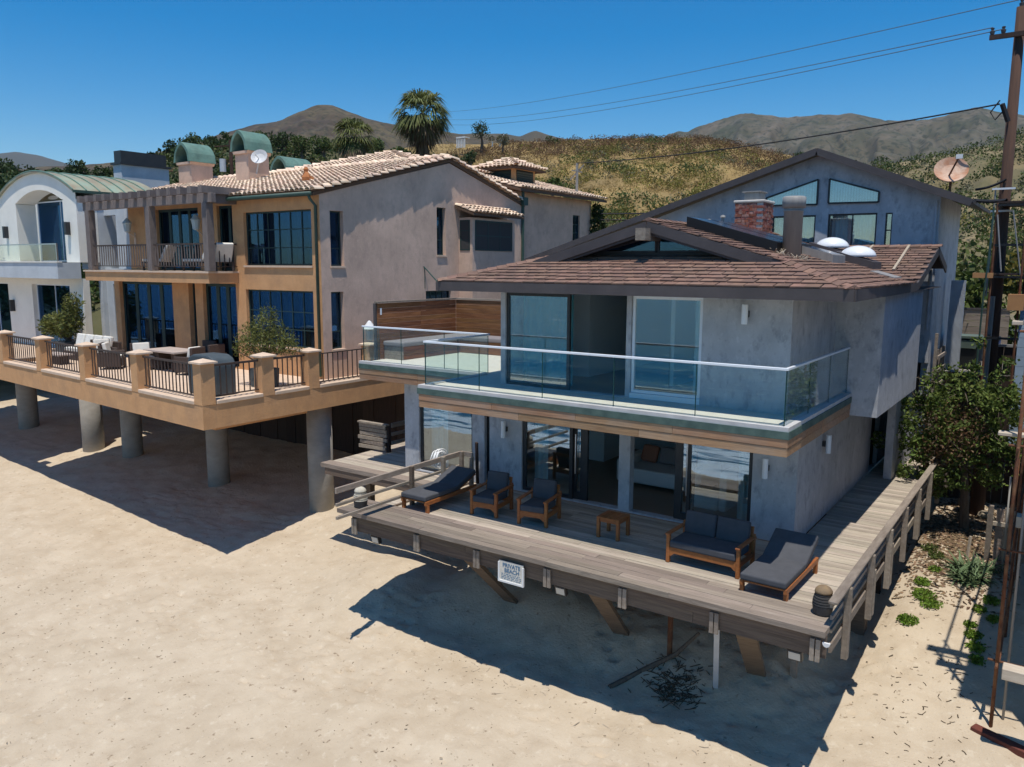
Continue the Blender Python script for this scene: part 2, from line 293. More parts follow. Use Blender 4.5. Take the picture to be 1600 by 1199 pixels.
def leaves(name, blobs, n, L, Wd, mat, parent=None, seed=0, shell=.55, kind=None, droop=0., kindlabel=None):
    """n leaf faces scattered through ellipsoids (x,y,z,rx,ry,rz), each a bent diamond of its own direction"""
    rg = np.random.default_rng(seed); B = np.array(blobs, float); g = np.array(org(parent))
    w = (B[:, 3]*B[:, 4]*B[:, 5])**.75; k = rg.choice(len(B), n, p=w/w.sum())
    d = rg.normal(size=(n, 3)); d /= np.linalg.norm(d, axis=1)[:, None]
    rad = rg.uniform(shell, 1, n)**.6 * rg.uniform(.86, 1.12, n)
    c = B[k, :3] + d*rad[:, None]*B[k, 3:] - g
    t = d*.5 + rg.normal(size=(n, 3))*.8; t[:, 2] -= droop; t /= np.linalg.norm(t, axis=1)[:, None]
    s = np.cross(t, rg.normal(size=(n, 3))); s /= np.linalg.norm(s, axis=1)[:, None]
    l = L*rg.uniform(.6, 1.35, n)[:, None]; wd = Wd*rg.uniform(.6, 1.3, n)[:, None]
    v = np.stack([c - t*l*.5, c + s*wd*.5, c + t*l*.5, c - s*wd*.5], 1).reshape(-1, 3)
    o = link(bpy.data.objects.new(name, raw_mesh(name, v, np.arange(n*4).reshape(-1, 4), mat)), parent)
    ORG[o.name] = tuple(g)
    if kind: o['kind'] = kind
    return o
def vnoise(x, y, seed=0):
    xi = np.floor(x).astype(np.int64); yi = np.floor(y).astype(np.int64); fx = x-xi; fy = y-yi
    fx = fx*fx*(3-2*fx); fy = fy*fy*(3-2*fy)
    def h(a, b):
        n = (a*374761393 + b*668265263 + seed*974711) & 0x7fffffff; n = ((n ^ (n >> 13))*1274126177) & 0x7fffffff
        return ((n ^ (n >> 16)) & 0xffff)/65535.
    return (h(xi, yi)*(1-fx)+h(xi+1, yi)*fx)*(1-fy) + (h(xi, yi+1)*(1-fx)+h(xi+1, yi+1)*fx)*fy
def fbm(x, y, oct=4, seed=0):
    a = 0; s = 1; t = 0
    for i in range(oct): a = a + vnoise(x*2**i, y*2**i, seed+i)*s; t += s; s *= .5
    return a/t - .5
# ================================================================ the setting
def lerp_profile(y, ys, zs): return np.interp(y, ys, zs)
def sandz(x, y, fine=True):
    x = np.asarray(x, float); y = np.asarray(y, float)
    zl = lerp_profile(y, [-40, -15, -8, -3, 0, 4, 8, 15, 30], [-8.6, -7.2, -6.55, -6.12, -5.95, -5.5, -5.0, -4.3, -3.9])
    zr = lerp_profile(y, [-40, -15, -8, -3, 1.5, 5, 7, 14, 30], [-8.6, -7.2, -6.55, -6.1, -5.75, -5.0, -4.65, -4.35, -4.1])
    w = np.clip((x-.2)/1.4, 0, 1); w = w*w*(3-2*w); z = zl*(1-w)+zr*w
    z = z + .42*np.exp(-((x+10.9)**2/2.4+(y-1.0)**2/2.2)) + .35*np.exp(-((x+13.3)**2/5+(y-5)**2/3))
    ux = np.clip((x+9.5)/1.2, 0, 1)*np.clip((.6-x)/1.2, 0, 1); uy = np.clip((y-.2)/2.2, 0, 1); z = z + .55*ux*uy*uy*(3-2*uy)
    z = z + .16*fbm(x/4.2, y/4.2, 3, 3)
    if fine: z = z + .11*fbm(x/.7, y/.6, 3, 9) + .06*np.maximum(0, fbm(x/.34, y/.28, 2, 21)) + .03*fbm(x/.22, y/.2, 1, 27)
    return z
def axis(*seg):
    out = []
    for a, b, d in seg: out += list(np.arange(a, b, d))
    return np.array(out)
sx = axis((-170, -62, 4), (-62, -34, .5), (-34, -17, .2), (-17, 5.2, .095), (5.2, 12, .4), (12, 60, 6))
sy = axis((-30, -13, .8), (-13, -9, .25), (-9, 4, .095), (4, 12, .2), (12, 22.1, .6))
X, Y = np.meshgrid(sx, sy); Z = sandz(X, Y)
# footprints: small dents, each with a pushed-up heel
rg = np.random.default_rng(5)
for trail in range(16):
    x0, y0 = rg.uniform(-20, 0), rg.uniform(-8.5, -1.5); a = rg.uniform(-.5, .5)+(math.pi if rg.random() < .5 else 0)
    for k in range(26):
        px = x0+k*.62*math.cos(a)+rg.normal(0, .05); py = y0+k*.62*math.sin(a)*.4+(.12 if k % 2 else -.12)+rg.normal(0, .04)
        ix = np.searchsorted(sx, [px-.4, px+.4]); iy = np.searchsorted(sy, [py-.4, py+.4]); sl = (slice(*iy), slice(*ix))
        Z[sl] -= .05*np.exp(-(((X[sl]-px)/.15)**2+((Y[sl]-py)/.09)**2)); Z[sl] += .022*np.exp(-(((X[sl]-px-.17)/.1)**2+((Y[sl]-py)/.1)**2))
for k in range(7000):
    px, py = rg.uniform(-24, 3.2), rg.uniform(-8.5, 6.5)
    if float(fbm(np.array([px/3.1]), np.array([py/2.3]), 2, 77)[0]) < -.03: continue
    r = rg.uniform(.05, .15); dp = r*rg.uniform(.14, .34); ix = np.searchsorted(sx, [px-.35, px+.35]); iy = np.searchsorted(sy, [py-.35, py+.35]); sl = (slice(*iy), slice(*ix))
    dd = ((X[sl]-px)/r)**2+((Y[sl]-py)/(r*.75))**2; Z[sl] += dp*(-np.exp(-dd)+.55*np.exp(-((np.sqrt(dd)-1.5)/.5)**2))
def gridobj(name, X, Y, Z, mat, smooth=True):
    h, w = X.shape; idx = np.arange(h*w).reshape(h, w)
    f = np.stack([idx[:-1, :-1], idx[:-1, 1:], idx[1:, 1:], idx[1:, :-1]], -1).reshape(-1, 4)
    me = raw_mesh(name, np.stack([X, Y, Z], -1).reshape(-1, 3), f, mat)
    if smooth: me.polygons.foreach_set('use_smooth', np.ones(len(f), bool))
    o = link(bpy.data.objects.new(name, me)); o['kind'] = 'structure'; return o
MT['sand'] = M('dry_beach_sand', (.525, .435, .32), (.46, .375, .27), sc=.7, rough=.95, bump=.9, bsc=15, c3=(.36, .275, .185), sc3=1.7, amt3=.4, det=10, spec=.15, more=[((.20, .14, .09), 7, (1, 1, 1), .63, .7, .75), ((.17, .12, .08), 16, (1, 1.6, 1), .67, .73, .8), ((.6, .52, .4), 5, (1, 1, 1), .58, .7, .5)])
gridobj('beach', X, Y, Z, 'sand')
def sample_sand(x, y): return float(sandz(np.array([x]), np.array([y]))[0])
# sea with surf rolling onto the beach behind the camera (the windows mirror it)
ms = bpy.data.materials.new('sea_water'); ms.use_nodes = True; nt = ms.node_tree; N = nt.nodes; L = nt.links; b = N['Principled BSDF']
g = N.new('ShaderNodeNewGeometry'); sp = N.new('ShaderNodeSeparateXYZ'); L.new(g.outputs['Position'], sp.inputs[0])
mp = N.new('ShaderNodeMapping'); mp.inputs['Scale'].default_value = (.25, .8, 1); L.new(g.outputs['Position'], mp.inputs[0])
nz = N.new('ShaderNodeTexNoise'); nz.inputs['Scale'].default_value = 1.1; nz.inputs['Detail'].default_value = 9; nz.inputs['Distortion'].default_value = 1.5; L.new(mp.outputs[0], nz.inputs[0])
mr = N.new('ShaderNodeMapRange'); mr.inputs['From Min'].default_value = -34; mr.inputs['From Max'].default_value = -17; mr.inputs['To Min'].default_value = -.12; mr.inputs['To Max'].default_value = .16; L.new(sp.outputs['Y'], mr.inputs[0])
a1 = N.new('ShaderNodeMath'); L.new(nz.outputs['Fac'], a1.inputs[0]); L.new(mr.outputs[0], a1.inputs[1])
r1 = N.new('ShaderNodeMapRange'); r1.inputs['From Min'].default_value = .5; r1.inputs['From Max'].default_value = .62; L.new(a1.outputs[0], r1.inputs[0])
mx = N.new('ShaderNodeMix'); mx.data_type = 'RGBA'; mx.inputs[6].default_value = (.012, .065, .12, 1); mx.inputs[7].default_value = (.72, .76, .76, 1); L.new(r1.outputs[0], mx.inputs[0]); L.new(mx.outputs[2], b.inputs['Base Color'])
b.inputs['Roughness'].default_value = .18
bp = N.new('ShaderNodeBump'); bp.inputs['Strength'].default_value = .5; bp.inputs['Distance'].default_value = .3; L.new(nz.outputs['Fac'], bp.inputs['Height']); L.new(bp.outputs[0], b.inputs['Normal'])
MT['sea'] = ms
qx = axis((-12000, -300, 900), (-300, 300, 12), (300, 12001, 900)); qy = axis((-14000, -400, 800), (-400, -60, 12), (-60, -14, 1.2))
X, Y = np.meshgrid(qx, qy); Z = -7.35+np.where(Y > -120, .35*np.maximum(0, np.sin(Y*.55+2.5*fbm(X/30, Y/30, 2, 4)*3))*np.clip((-Y-13)/20, 0, 1), 0)
gridobj('sea', X, Y, Z, 'sea')
# inland ground behind the houses
MT['ground'] = M('inland_dirt', (.24, .19, .13), (.17, .14, .09), sc=.4, rough=.95, bump=.4, bsc=3, c3=(.10, .10, .045), sc3=.15, amt3=.7)
gx = axis((-300, -60, 12), (-60, 20, 2), (20, 120, 12)); gy = axis((21.5, 60, 2), (60, 140, 10))
X, Y = np.meshgrid(gx, gy); Z = np.interp(Y, [21.5, 26, 40, 140], [-4.15, -2.4, -1.4, 6]) + .5*fbm(X/9, Y/9, 3, 8) + np.clip((X+30)/20, 0, 1)*np.interp(Y, [21.5, 30, 60], [0, 1.6, .5])
gridobj('ground', X, Y, Z, 'ground')
road = MB(); road.slab([(-200, 30, -1.55), (40, 30, -.1), (40, 37, -.1), (-200, 37, -1.2)], .3)
obj('road', road, 'asphalt', kind='structure')
HILLS = {}
def hill(name, crest, s0, zf, p, mat, amp, nsc, n1=140, n2=70, back=1.22, seed=0, cn=.3):
    C = np.array([4., -14.]); P = np.array(crest, float); d = np.r_[0, np.cumsum(np.hypot(*np.diff(P[:, :2], axis=0).T))]
    u = np.linspace(0, d[-1], n1); cx, cy, cz = (np.interp(u, d, P[:, i]) for i in range(3))
    s = np.r_[np.linspace(s0, 1, n2), np.linspace(1, back, 12)[1:]]; t = np.clip((s-s0)/(1-s0), 0, 1)
    X = C[0]+np.outer(s, cx-C[0]); Y = C[1]+np.outer(s, cy-C[1])
    Zc = np.broadcast_to(cz, X.shape); tt = np.broadcast_to(t[:, None], X.shape)
    over = np.clip((np.broadcast_to(s[:, None], X.shape)-1)/(back-1), 0, 1)
    UU = np.broadcast_to(u[None, :], X.shape); gul = -np.clip(1-np.abs(fbm(UU/(nsc*.45)+.9*fbm(X/nsc, Y/nsc, 3, seed+9), tt*1.6+3, 4, seed+7))*7, 0, 1)*amp*.9*np.clip(1.25-tt, .25, 1)
    nz = gul+fbm(X/nsc, Y/nsc, 6, seed)*amp; rid = -(1-2*np.abs(fbm(X/(nsc*1.2)+7, Y/(nsc*1.2), 6, seed+5)))**4*amp*.8
    env = np.where(tt < 1, np.sin(np.pi*np.clip(tt, 0, 1))*.85+.15*np.minimum(1, tt*6), .15)
    z = zf+(Zc-zf)*tt**p + (nz+rid)*env*(1-over) + amp*cn*fbm(np.outer(np.ones(len(s)), u)/nsc*3, np.zeros_like(X)+.5, 3, seed+2)*np.clip(tt*3, 0, 1) - over*(Zc-zf)*.5
    HILLS[name] = (X, Y, z); o = gridobj(name.split('#')[0], X, Y, z, mat); return o
golden = [(-128.7,92.8,23.4),(-117.9,105,25.3),(-106.5,115.7,27.4),(-100.4,120.7,27.8),(-87.4,129.8,28.3),(-71.5,138.8,28.8),(-59.8,144,28.5),(-54,146.2,27.1),(-48.2,148.2,25.7),(-41.2,150.3,23.7),(-35.5,151.8,21.3),(-28.7,153.2,18.2),(-19.8,154.7,13.2)]
left = [(-140,-6,12.8),(-124,5,13),(-112,17.9,13.1),(-110.3,23.4,13.7),(-108.7,28.1,14.2),(-106.8,33,14.6),(-105.1,36.7,14.2),(-103.6,39.9,13.9),(-101.1,44.5,14.7),(-98.8,48.7,17),(-97,51.4,18.8),(-94.7,54.8,19.6),(-92.3,58.2,20.1),(-89.7,61.6,20.1),(-85.8,66.2,19.7),(-82.1,70.2,19.5),(-78.2,74,18.8),(-74.1,77.6,18),(-66,84,13)]
peak = [(-830,340,90),(-777.3,433.5,107.7),(-752.4,474.3,121.7),(-727.9,510.4,138.8),(-708.9,535.9,148.9),(-692.8,556.2,156),(-680.1,571.4,164.8),(-673.6,578.9,169.2),(-669.2,583.9,170.8),(-664.8,588.8,170.5),(-658.2,596.1,169.7),(-644.5,610.6,163.3),(-620.8,634.4,156.5),(-600.8,653,153.3),(-569.5,680.2,149.4),(-536.6,706,143.2),(-502.5,730.5,136.7),(-440,760,120)]
mid = [(-780,760,150),(-722.8,812.2,164.9),(-703.5,828.8,172),(-683.7,845,177.3),(-663.6,860.8,177.6),(-636.1,881.1,177.1),(-620.7,891.9,173.9),(-611.5,898.2,178.8),(-603,903.9,182.1),(-593.7,909.9,179.6),(-579.2,919.1,173.8),(-557.4,932.5,169.5),(-512.9,957.4,163.2),(-440,990,150)]
rightm = [(-900,1650,255),(-837.1,1690.2,277.5),(-792.1,1711.6,293.4),(-779.5,1717.4,307.1),(-760.2,1726,312.1),(-740.8,1734.4,311.5),(-708.9,1747.6,327),(-670.6,1762.6,340.6),(-645.2,1772.1,349),(-626.1,1778.9,350.8),(-600.2,1787.8,344),(-567.8,1798.4,332.8),(-516.9,1813.6,328.7),(-479.6,1823.8,333.1),(-417.5,1839.1,327.7),(-380.4,1847.1,317.4),(-320.2,1858.5,310.5),(-272.8,1866.1,301.9),(-227.8,1872.2,312.2),(-183.8,1877.1,319.6),(-150.5,1880.1,312.9),(-106.7,1883.1,300.4),(-3.3,1886.3,282.2),(136.8,1881.7,273.3),(420,1840,260)]
farm = [(-4400,900,380),(-4302.6,1292.2,411.3),(-4230.9,1508.7,444.9),(-4188,1623,482.2),(-4140.8,1739.2,508.8),(-4115.3,1798.3,522.3),(-4078.3,1880.2,514.2),(-4033.3,1974.2,485.5),(-3984.8,2069.9,455.8),(-3904.6,2216.6,421.5),(-3700,2500,380)]
rslope = [(-36,111,12),(-30.4,111.8,15.3),(-27.1,112.6,16.8),(-23.7,113.4,17.2),(-18.8,114.4,18),(-15.6,114.9,18.4),(-10.9,115.5,18.8),(-7.9,115.8,19.5),(-5,116.1,20.3),(-.1,116.3,21.4),(6.6,116.3,22),(15.8,115.8,21.7),(40,110,22)]
MT['h_gold'] = M('dry_golden_grassland', (.34, .235, .09), (.26, .175, .065), sc=.09, rough=.95, bump=.8, bsc=2.2, c3=(.13, .10, .05), sc3=.055, amt3=.7, det=10)
MT['h_left'] = M('dark_chaparral_slope', (.06, .065, .025), (.11, .095, .045), sc=.12, rough=.95, bump=.8, bsc=1.2, det=9)
MT['h_right'] = M('dry_scrub_slope', (.19, .145, .075), (.085, .085, .04), sc=.1, rough=.95, bump=.8, bsc=1.5, c3=(.33, .25, .14), sc3=.08, amt3=.6, det=9)
MT['h_peak'] = M('burnt_brown_mountain', (.060, .042, .028), (.10, .08, .042), sc=.011, rough=.95, bump=1, bsc=.06, c3=(.045, .034, .027), sc3=.02, amt3=.7, det=11, more=[((.13, .105, .055), .05, (1, 1, 1), .5, .66, .6), ((.022, .026, .013), .16, (1, 1, 1), .53, .6, .7)])
MT['h_mid'] = M('brown_mountain', (.065, .058, .04), (.10, .08, .05), sc=.012, rough=.95, bump=1, bsc=.05, det=10)
MT['h_mtn'] = M('grey_green_mountain', (.042, .05, .026), (.095, .075, .045), sc=.014, rough=.95, bump=1, bsc=.05, c3=(.19, .155, .125), sc3=.016, amt3=.5, det=12, lo=.35, hi=.65, more=[((.11, .09, .06), .045, (1, 1, 1), .52, .68, .6), ((.018, .024, .012), .09, (1, 1, 1), .52, .6, .75)])
MT['h_far'] = M('far_mountain', (.045, .05, .04), (.07, .065, .05), sc=.002, rough=.95, det=8)
hill('hillside', golden, .28, -2, .92, 'h_gold', 1.6, 22, seed=3)
hill('hillside#left', left, .45, -1.5, .8, 'h_left', 1.6, 12, seed=13)
hill('hillside#right', rslope, .42, -1.5, .85, 'h_right', 2.6, 15, seed=23)
hill('mountain#peak', peak, .35, 12, 1.05, 'h_peak', 26, 100, n1=260, n2=140, seed=33, cn=.12)
hill('mountain#mid', mid, .6, 30, 1, 'h_mid', 16, 90, n1=120, n2=40, seed=43, cn=.12)
hill('mountain#right', rightm, .45, 40, 1.15, 'h_mtn', 85, 190, n1=460, n2=240, seed=53, cn=.06)
hill('mountain#far', farm, .8, 100, 1, 'h_far', 60, 500, n1=80, n2=30, seed=63, cn=.1)
def hpts(key, n, seed, tlo=.05, thi=.98, f=None):
    X, Y, Z = HILLS[key]; rg = np.random.default_rng(seed); h = X.shape[0]-11; w = X.shape[1]; out = []
    while len(out) < n:
        i = rg.uniform(tlo, thi)*(h-1); j = rg.uniform(0, w-1.01); a, b2 = int(i), int(j)
        p = (X[a, b2], Y[a, b2], Z[a, b2])
        if f is None or f(p, i/h, rg): out.append((p[0]+rg.normal(0, .3), p[1]+rg.normal(0, .3), p[2]))
    return out
def clumps(name, pts, r0, r1, per, L, Wd, mat, seed, flat=.7, shell=.35):
    rg = np.random.default_rng(seed); bl = []
    for p in pts:
        r = rg.uniform(r0, r1); bl.append((p[0], p[1], p[2]+r*flat*.45, r, r, r*flat))
    return leaves(name, bl, per*len(bl), L, Wd, mat, None, seed, shell=shell, kind='stuff')
def blotch(th, sc, seed): return lambda p, t, rg: float(fbm(np.array([p[0]/sc]), np.array([p[1]/sc]), 3, seed)[0]) > th
clumps('chaparral', hpts('hillside#left', 1100, 1), .7, 2.0, 60, .42, .3, 'leaf_dark', 1)
clumps('chaparral', hpts('hillside#left', 260, 2), .6, 1.5, 60, .4, .28, 'leaf_mid', 2)
clumps('chaparral', hpts('hillside#left', 120, 3, .3), .5, 1.2, 55, .4, .28, 'leaf_brown', 3)
clumps('dry_grass', hpts('hillside', 2600, 4), .5, 1.5, 26, .8, .06, 'grass_dry', 4, .35)
rt = lambda p, t, rg: p[0] > -66+rg.normal(0, 9)
clumps('yellow_scrub', hpts('hillside', 560, 5, .1, .9, lambda p, t, rg: rt(p, t, rg) and blotch(.04, 14, 5)(p, t, rg)), .6, 1.9, 70, .3, .17, 'leaf_gold', 5)
clumps('green_scrub', hpts('hillside', 480, 6, .1, .95, lambda p, t, rg: rt(p, t, rg) and blotch(.06, 11, 6)(p, t, rg)), .5, 1.8, 75, .3, .2, 'leaf_mid', 6)
clumps('grey_scrub', hpts('hillside', 200, 7, .2, .97, lambda p, t, rg: rt(p, t, rg) and blotch(.07, 9, 16)(p, t, rg)), .5, 1.6, 70, .3, .17, 'leaf_grey', 7)
clumps('brown_scrub', hpts('hillside', 1300, 8, .68, .99, lambda p, t, rg: p[0] > -92 and t > .78+.09*rg.normal()), .5, 1.4, 40, .34, .14, 'leaf_brown', 8)
clumps('green_scrub', hpts('hillside', 90, 9, .0, .3), .5, 1.2, 55, .3, .2, 'leaf_mid', 9)
clumps('green_scrub', hpts('hillside#right', 620, 10), .4, 1.5, 60, .28, .19, 'leaf_mid', 10)
clumps('dark_scrub', hpts('hillside#right', 260, 11, .3), .5, 1.7, 60, .3, .2, 'leaf_dark', 11)
clumps('grey_scrub', hpts('hillside#right', 420, 12), .4, 1.2, 55, .28, .16, 'leaf_grey', 12)
clumps('yellow_scrub', hpts('hillside#right', 120, 13), .4, 1.0, 45, .28, .16, 'leaf_gold', 13)
# ================================================================ helpers for buildings
FACE = {'F': lambda p, u, d, z: (u, p+d, z), 'R': lambda p, u, d, z: (p-d, u, z), 'L': lambda p, u, d, z: (p+d, u, z), 'B': lambda p, u, d, z: (u, p-d, z)}
def wall(name, mat, parent, face, plane, u0, u1, z0, z1, th=.2, ops=()):
    us = sorted({u0, u1, *[o[0] for o in ops], *[o[1] for o in ops]}); zs = sorted({z0, z1, *[o[2] for o in ops], *[o[3] for o in ops]})
    F = lambda u, d, z: FACE[face](plane, u, d, z); mb = MB()
    solid = lambda i, j: 0 <= i < len(us)-1 and 0 <= j < len(zs)-1 and not any(o[0] <= (us[i]+us[i+1])/2 <= o[1] and o[2] <= (zs[j]+zs[j+1])/2 <= o[3] for o in ops)
    for i in range(len(us)-1):
        for j in range(len(zs)-1):
            if not solid(i, j): continue
            a, b, c, e = us[i], us[i+1], zs[j], zs[j+1]
            for d in (0, th): mb.add([F(a, d, c), F(b, d, c), F(b, d, e), F(a, d, e)], [(0, 1, 2, 3)])
            for di, dj, (p, q) in ((-1, 0, ((a, c), (a, e))), (1, 0, ((b, c), (b, e))), (0, -1, ((a, c), (b, c))), (0, 1, ((a, e), (b, e)))):
                if not solid(i+di, j+dj): mb.add([F(p[0], 0, p[1]), F(q[0], 0, q[1]), F(q[0], th, q[1]), F(p[0], th, p[1])], [(0, 1, 2, 3)])
    me = bpy.data.meshes.new(name); g = org(parent)
    me.from_pydata([(x-g[0], y-g[1], z-g[2]) for x, y, z in mb.v], [], mb.f); bm = bmesh.new(); bm.from_mesh(me)
    bmesh.ops.remove_doubles(bm, verts=bm.verts, dist=1e-4); bmesh.ops.recalc_face_normals(bm, faces=bm.faces[:]); bm.to_mesh(me); bm.free()
    me.materials.append(MT[mat]); o = link(bpy.data.objects.new(name, me), parent); ORG[o.name] = g; return o
def fbox(mb, face, plane, u0, u1, d0, d1, z0, z1):
    a = FACE[face](plane, u0, d0, z0); b = FACE[face](plane, u1, d1, z1)
    return mb.box(min(a[0], b[0]), max(a[0], b[0]), min(a[1], b[1]), max(a[1], b[1]), z0, z1)
def curtain(parent, face, plane, u0, u1, z0, z1, d, mat, wl=.17, amp=.045):
    n = max(6, int((u1-u0)/wl*6)); mb = MB(); vs = []
    for i in range(n+1):
        u = u0+(u1-u0)*i/n; dd = d+amp*math.sin(2*math.pi*(u-u0)/wl)+.02*math.sin(9.1*u)
        vs += [FACE[face](plane, u, dd, z0), FACE[face](plane, u, dd, z1)]
    mb.add(vs, [(2*i, 2*i+2, 2*i+3, 2*i+1) for i in range(n)]); return obj('curtain', mb, mat, parent, smooth=True)
def window(parent, face, plane, u0, u1, z0, z1, rec=.1, nx=1, nz=1, fw=.06, fm='bronze', gm='glass_dk', cur=(), back=True, name='window', mull=.035, zs=None, us=None, backd=.7):
    """frame with mullions, one pane object per light, curtains behind, a dark-painted lining standing for the unlit room"""
    mb = MB(); B = lambda a, b, c, e, d0=0., d1=.07: fbox(mb, face, plane, a, b, rec+d0, rec+d1, c, e)
    B(u0, u0+fw, z0, z1); B(u1-fw, u1, z0, z1); B(u0+fw, u1-fw, z1-fw, z1); B(u0+fw, u1-fw, z0, z0+fw)
    xs = us or [u0+fw+(u1-u0-2*fw)*i/nx for i in range(nx+1)]; zz = zs or [z0+fw+(z1-z0-2*fw)*i/nz for i in range(nz+1)]
    if us: xs = [u0+fw]+list(us)+[u1-fw]
    if zs: zz = [z0+fw]+list(zs)+[z1-fw]
    for x in xs[1:-1]: B(x-mull/2, x+mull/2, z0+fw, z1-fw, .008, .062)
    for z in zz[1:-1]: B(u0+fw, u1-fw, z-mull/2, z+mull/2, .014, .056)
    w = obj(name, mb, fm, parent)
    for i in range(len(xs)-1):
        for j in range(len(zz)-1):
            m2 = MB(); fbox(m2, face, plane, xs[i]+.001, xs[i+1]-.001, rec+.03, rec+.04, zz[j]+.001, zz[j+1]-.001); obj('pane', m2, gm, w)
    for c in cur: curtain(w, face, plane, c[0], c[1], z0+.03, z1-.03, rec+.22, c[2])
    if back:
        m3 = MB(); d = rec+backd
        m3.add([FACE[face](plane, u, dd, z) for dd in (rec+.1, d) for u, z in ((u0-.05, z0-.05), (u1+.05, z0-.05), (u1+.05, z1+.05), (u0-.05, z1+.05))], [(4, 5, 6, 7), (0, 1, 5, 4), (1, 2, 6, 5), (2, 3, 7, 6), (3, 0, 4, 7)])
        obj('room_shade_box', m3, 'inner_shade', w)
    return w
CAMP = np.array([3.80385, -13.63923, 2.80278])
def tile_field(parent, mesh_mb, mat, frames, limit, name, field_name):
    """frames: 4x4 placements; nearest ones become pieces, the rest one joined part"""
    fr = sorted(frames, key=lambda m: (np.array(m.translation)-CAMP) @ (np.array(m.translation)-CAMP)); g = np.array(org(parent))
    me = mesh_of(name, mesh_mb, mat)
    for m in fr[:limit]:
        o = bpy.data.objects.new(name, me); link(o, parent); mm = m.copy(); mm.translation -= Vector(g); o.matrix_local = mm
    rest = fr[limit:]
    if rest:
        v0 = np.array(mesh_mb.v); vs = []; fs = []
        mb = MB()
        for m in rest:
            A = np.array(m); mb.add(v0 @ A[:3, :3].T + A[:3, 3], mesh_mb.f)
        obj(field_name, mb, mat, parent, kind='stuff')
def plane_frames(O, u, v, poly, pu, pv, lift=.0, tilt=0., stagger=True, jit=.006, seed=0):
    """rows of pieces over a polygon (u,v coordinates) of a sloping plane"""
    rg = random.Random(seed); O = Vector(O); u = Vector(u).normalized(); v = Vector(v).normalized(); n = u.cross(v)
    us = [p[0] for p in poly]; vs = [p[1] for p in poly]; out = []
    def inside(a, b):
        c = False; k = len(poly)
        for i in range(k):
            (x1, y1), (x2, y2) = poly[i], poly[(i+1) % k]
            if (y1 > b) != (y2 > b) and a < (x2-x1)*(b-y1)/(y2-y1)+x1: c = not c
        return c
    r = 0; b = min(vs)+pv/2
    while b < max(vs):
        a = min(us)+(pu/2 if not (stagger and r % 2) else 0)
        while a < max(us)+pu/2:
            if inside(a, b):
                t = tilt+rg.uniform(-.012, .012); n2 = (n*math.cos(t)-v*math.sin(t)*-1).normalized(); v2 = n2.cross(u).normalized()
                m = Matrix((u, v2, n2)).transposed().to_4x4(); m.translation = O+u*(a+rg.uniform(-jit, jit))+v*(b+rg.uniform(-jit, jit))+n*(lift+rg.uniform(0, .006)); out.append(m)
            a += pu
        b += pv; r += 1
    return out
# ================================================================ main house
house = thing('beach_house', 'blue grey two storey beach house with brown shingle roof and glass railed balcony', 'house', (-5, 4, -3.02))
# lower storey
wall('wall', 'stucco', house, 'F', 2.9, -11.54, -.56, -3.0, -.44, .22, [(-11.0, -9.1, -2.96, -.52), (-8.69, -8.52, -2.96, -.52), (-7.49, -4.69, -2.96, -.52), (-4.4, -1.5, -2.96, -.52)])
wall('wall', 'stucco', house, 'R', -.56, 3.121, 16, -3.0, -.44, .22, [(10.35, 11.5, -2.98, -.95)])
wall('wall', 'stucco', house, 'L', -11.54, 3.121, 12, -3.0, -.44, .2)
mb = MB(); mb.box(-11.3, -.8, 9.0, 9.1, -3, -.44); mb.box(-8.2, -7.25, 6.9, 8.9, -3, -.45); mb.box(-5.2, -5.05, 7.6, 9, -3, -.45); obj('interior_wall', mb, 'interior', house)
mb = MB(); mb.box(-11.32, -.79, 3.0, 9.0, -3.2, -2.985); obj('interior_floor', mb, 'floor_int', house)
mb = MB(); mb.box(-.76, -.68, 10.36, 11.49, -2.98, -.96); obj('side_door', mb, 'dark_wood', house)
# lower glazing
window(house, 'F', 2.9, -11.0, -9.1, -2.96, -.52, .06, 1, 1, .07, back=False, gm='glass', name='fixed_window')
curtain(house, 'F', 2.9, -10.9, -10.25, -2.93, -.55, .4, 'curtain')
mb = MB(); mb.box(-8.68, -8.53, 3.0, 3.1, -2.95, -.53); obj('slot_shade_sheet', mb, 'black', house)  # black sheet stands in for the shade of the open gap
window(house, 'F', 2.9, -7.48, -6.0, -2.96, -.52, .05, 1, 1, .09, back=False, gm='glass', name='sliding_door')
curtain(house, 'F', 2.9, -7.38, -6.95, -2.93, -.55, .45, 'curtain')
d = window(house, 'F', 2.9, -6.14, -5.62, -2.96, -.52, .13, 1, 1, .2, back=False, gm='glass', name='sliding_door')
mb = MB(); mb.tube((-5.93, 2.98, -2.3), (-5.93, 2.98, -1.3), .018); obj('door_handle', mb, 'steel', d)
window(house, 'F', 2.9, -3.0, -1.51, -2.96, -.52, .05, 1, 1, .08, back=False, gm='glass', name='sliding_door')
d = window(house, 'F', 2.9, -3.32, -2.86, -2.96, -.52, .13, 1, 1, .17, back=False, gm='glass', name='sliding_door')
mb = MB(); mb.tube((-3.0, 2.94, -2.35), (-3.0, 2.94, -1.0), .02); obj('door_handle', mb, 'steel', d)
curtain(house, 'F', 2.9, -1.95, -1.55, -2.93, -.55, .45, 'curtain')
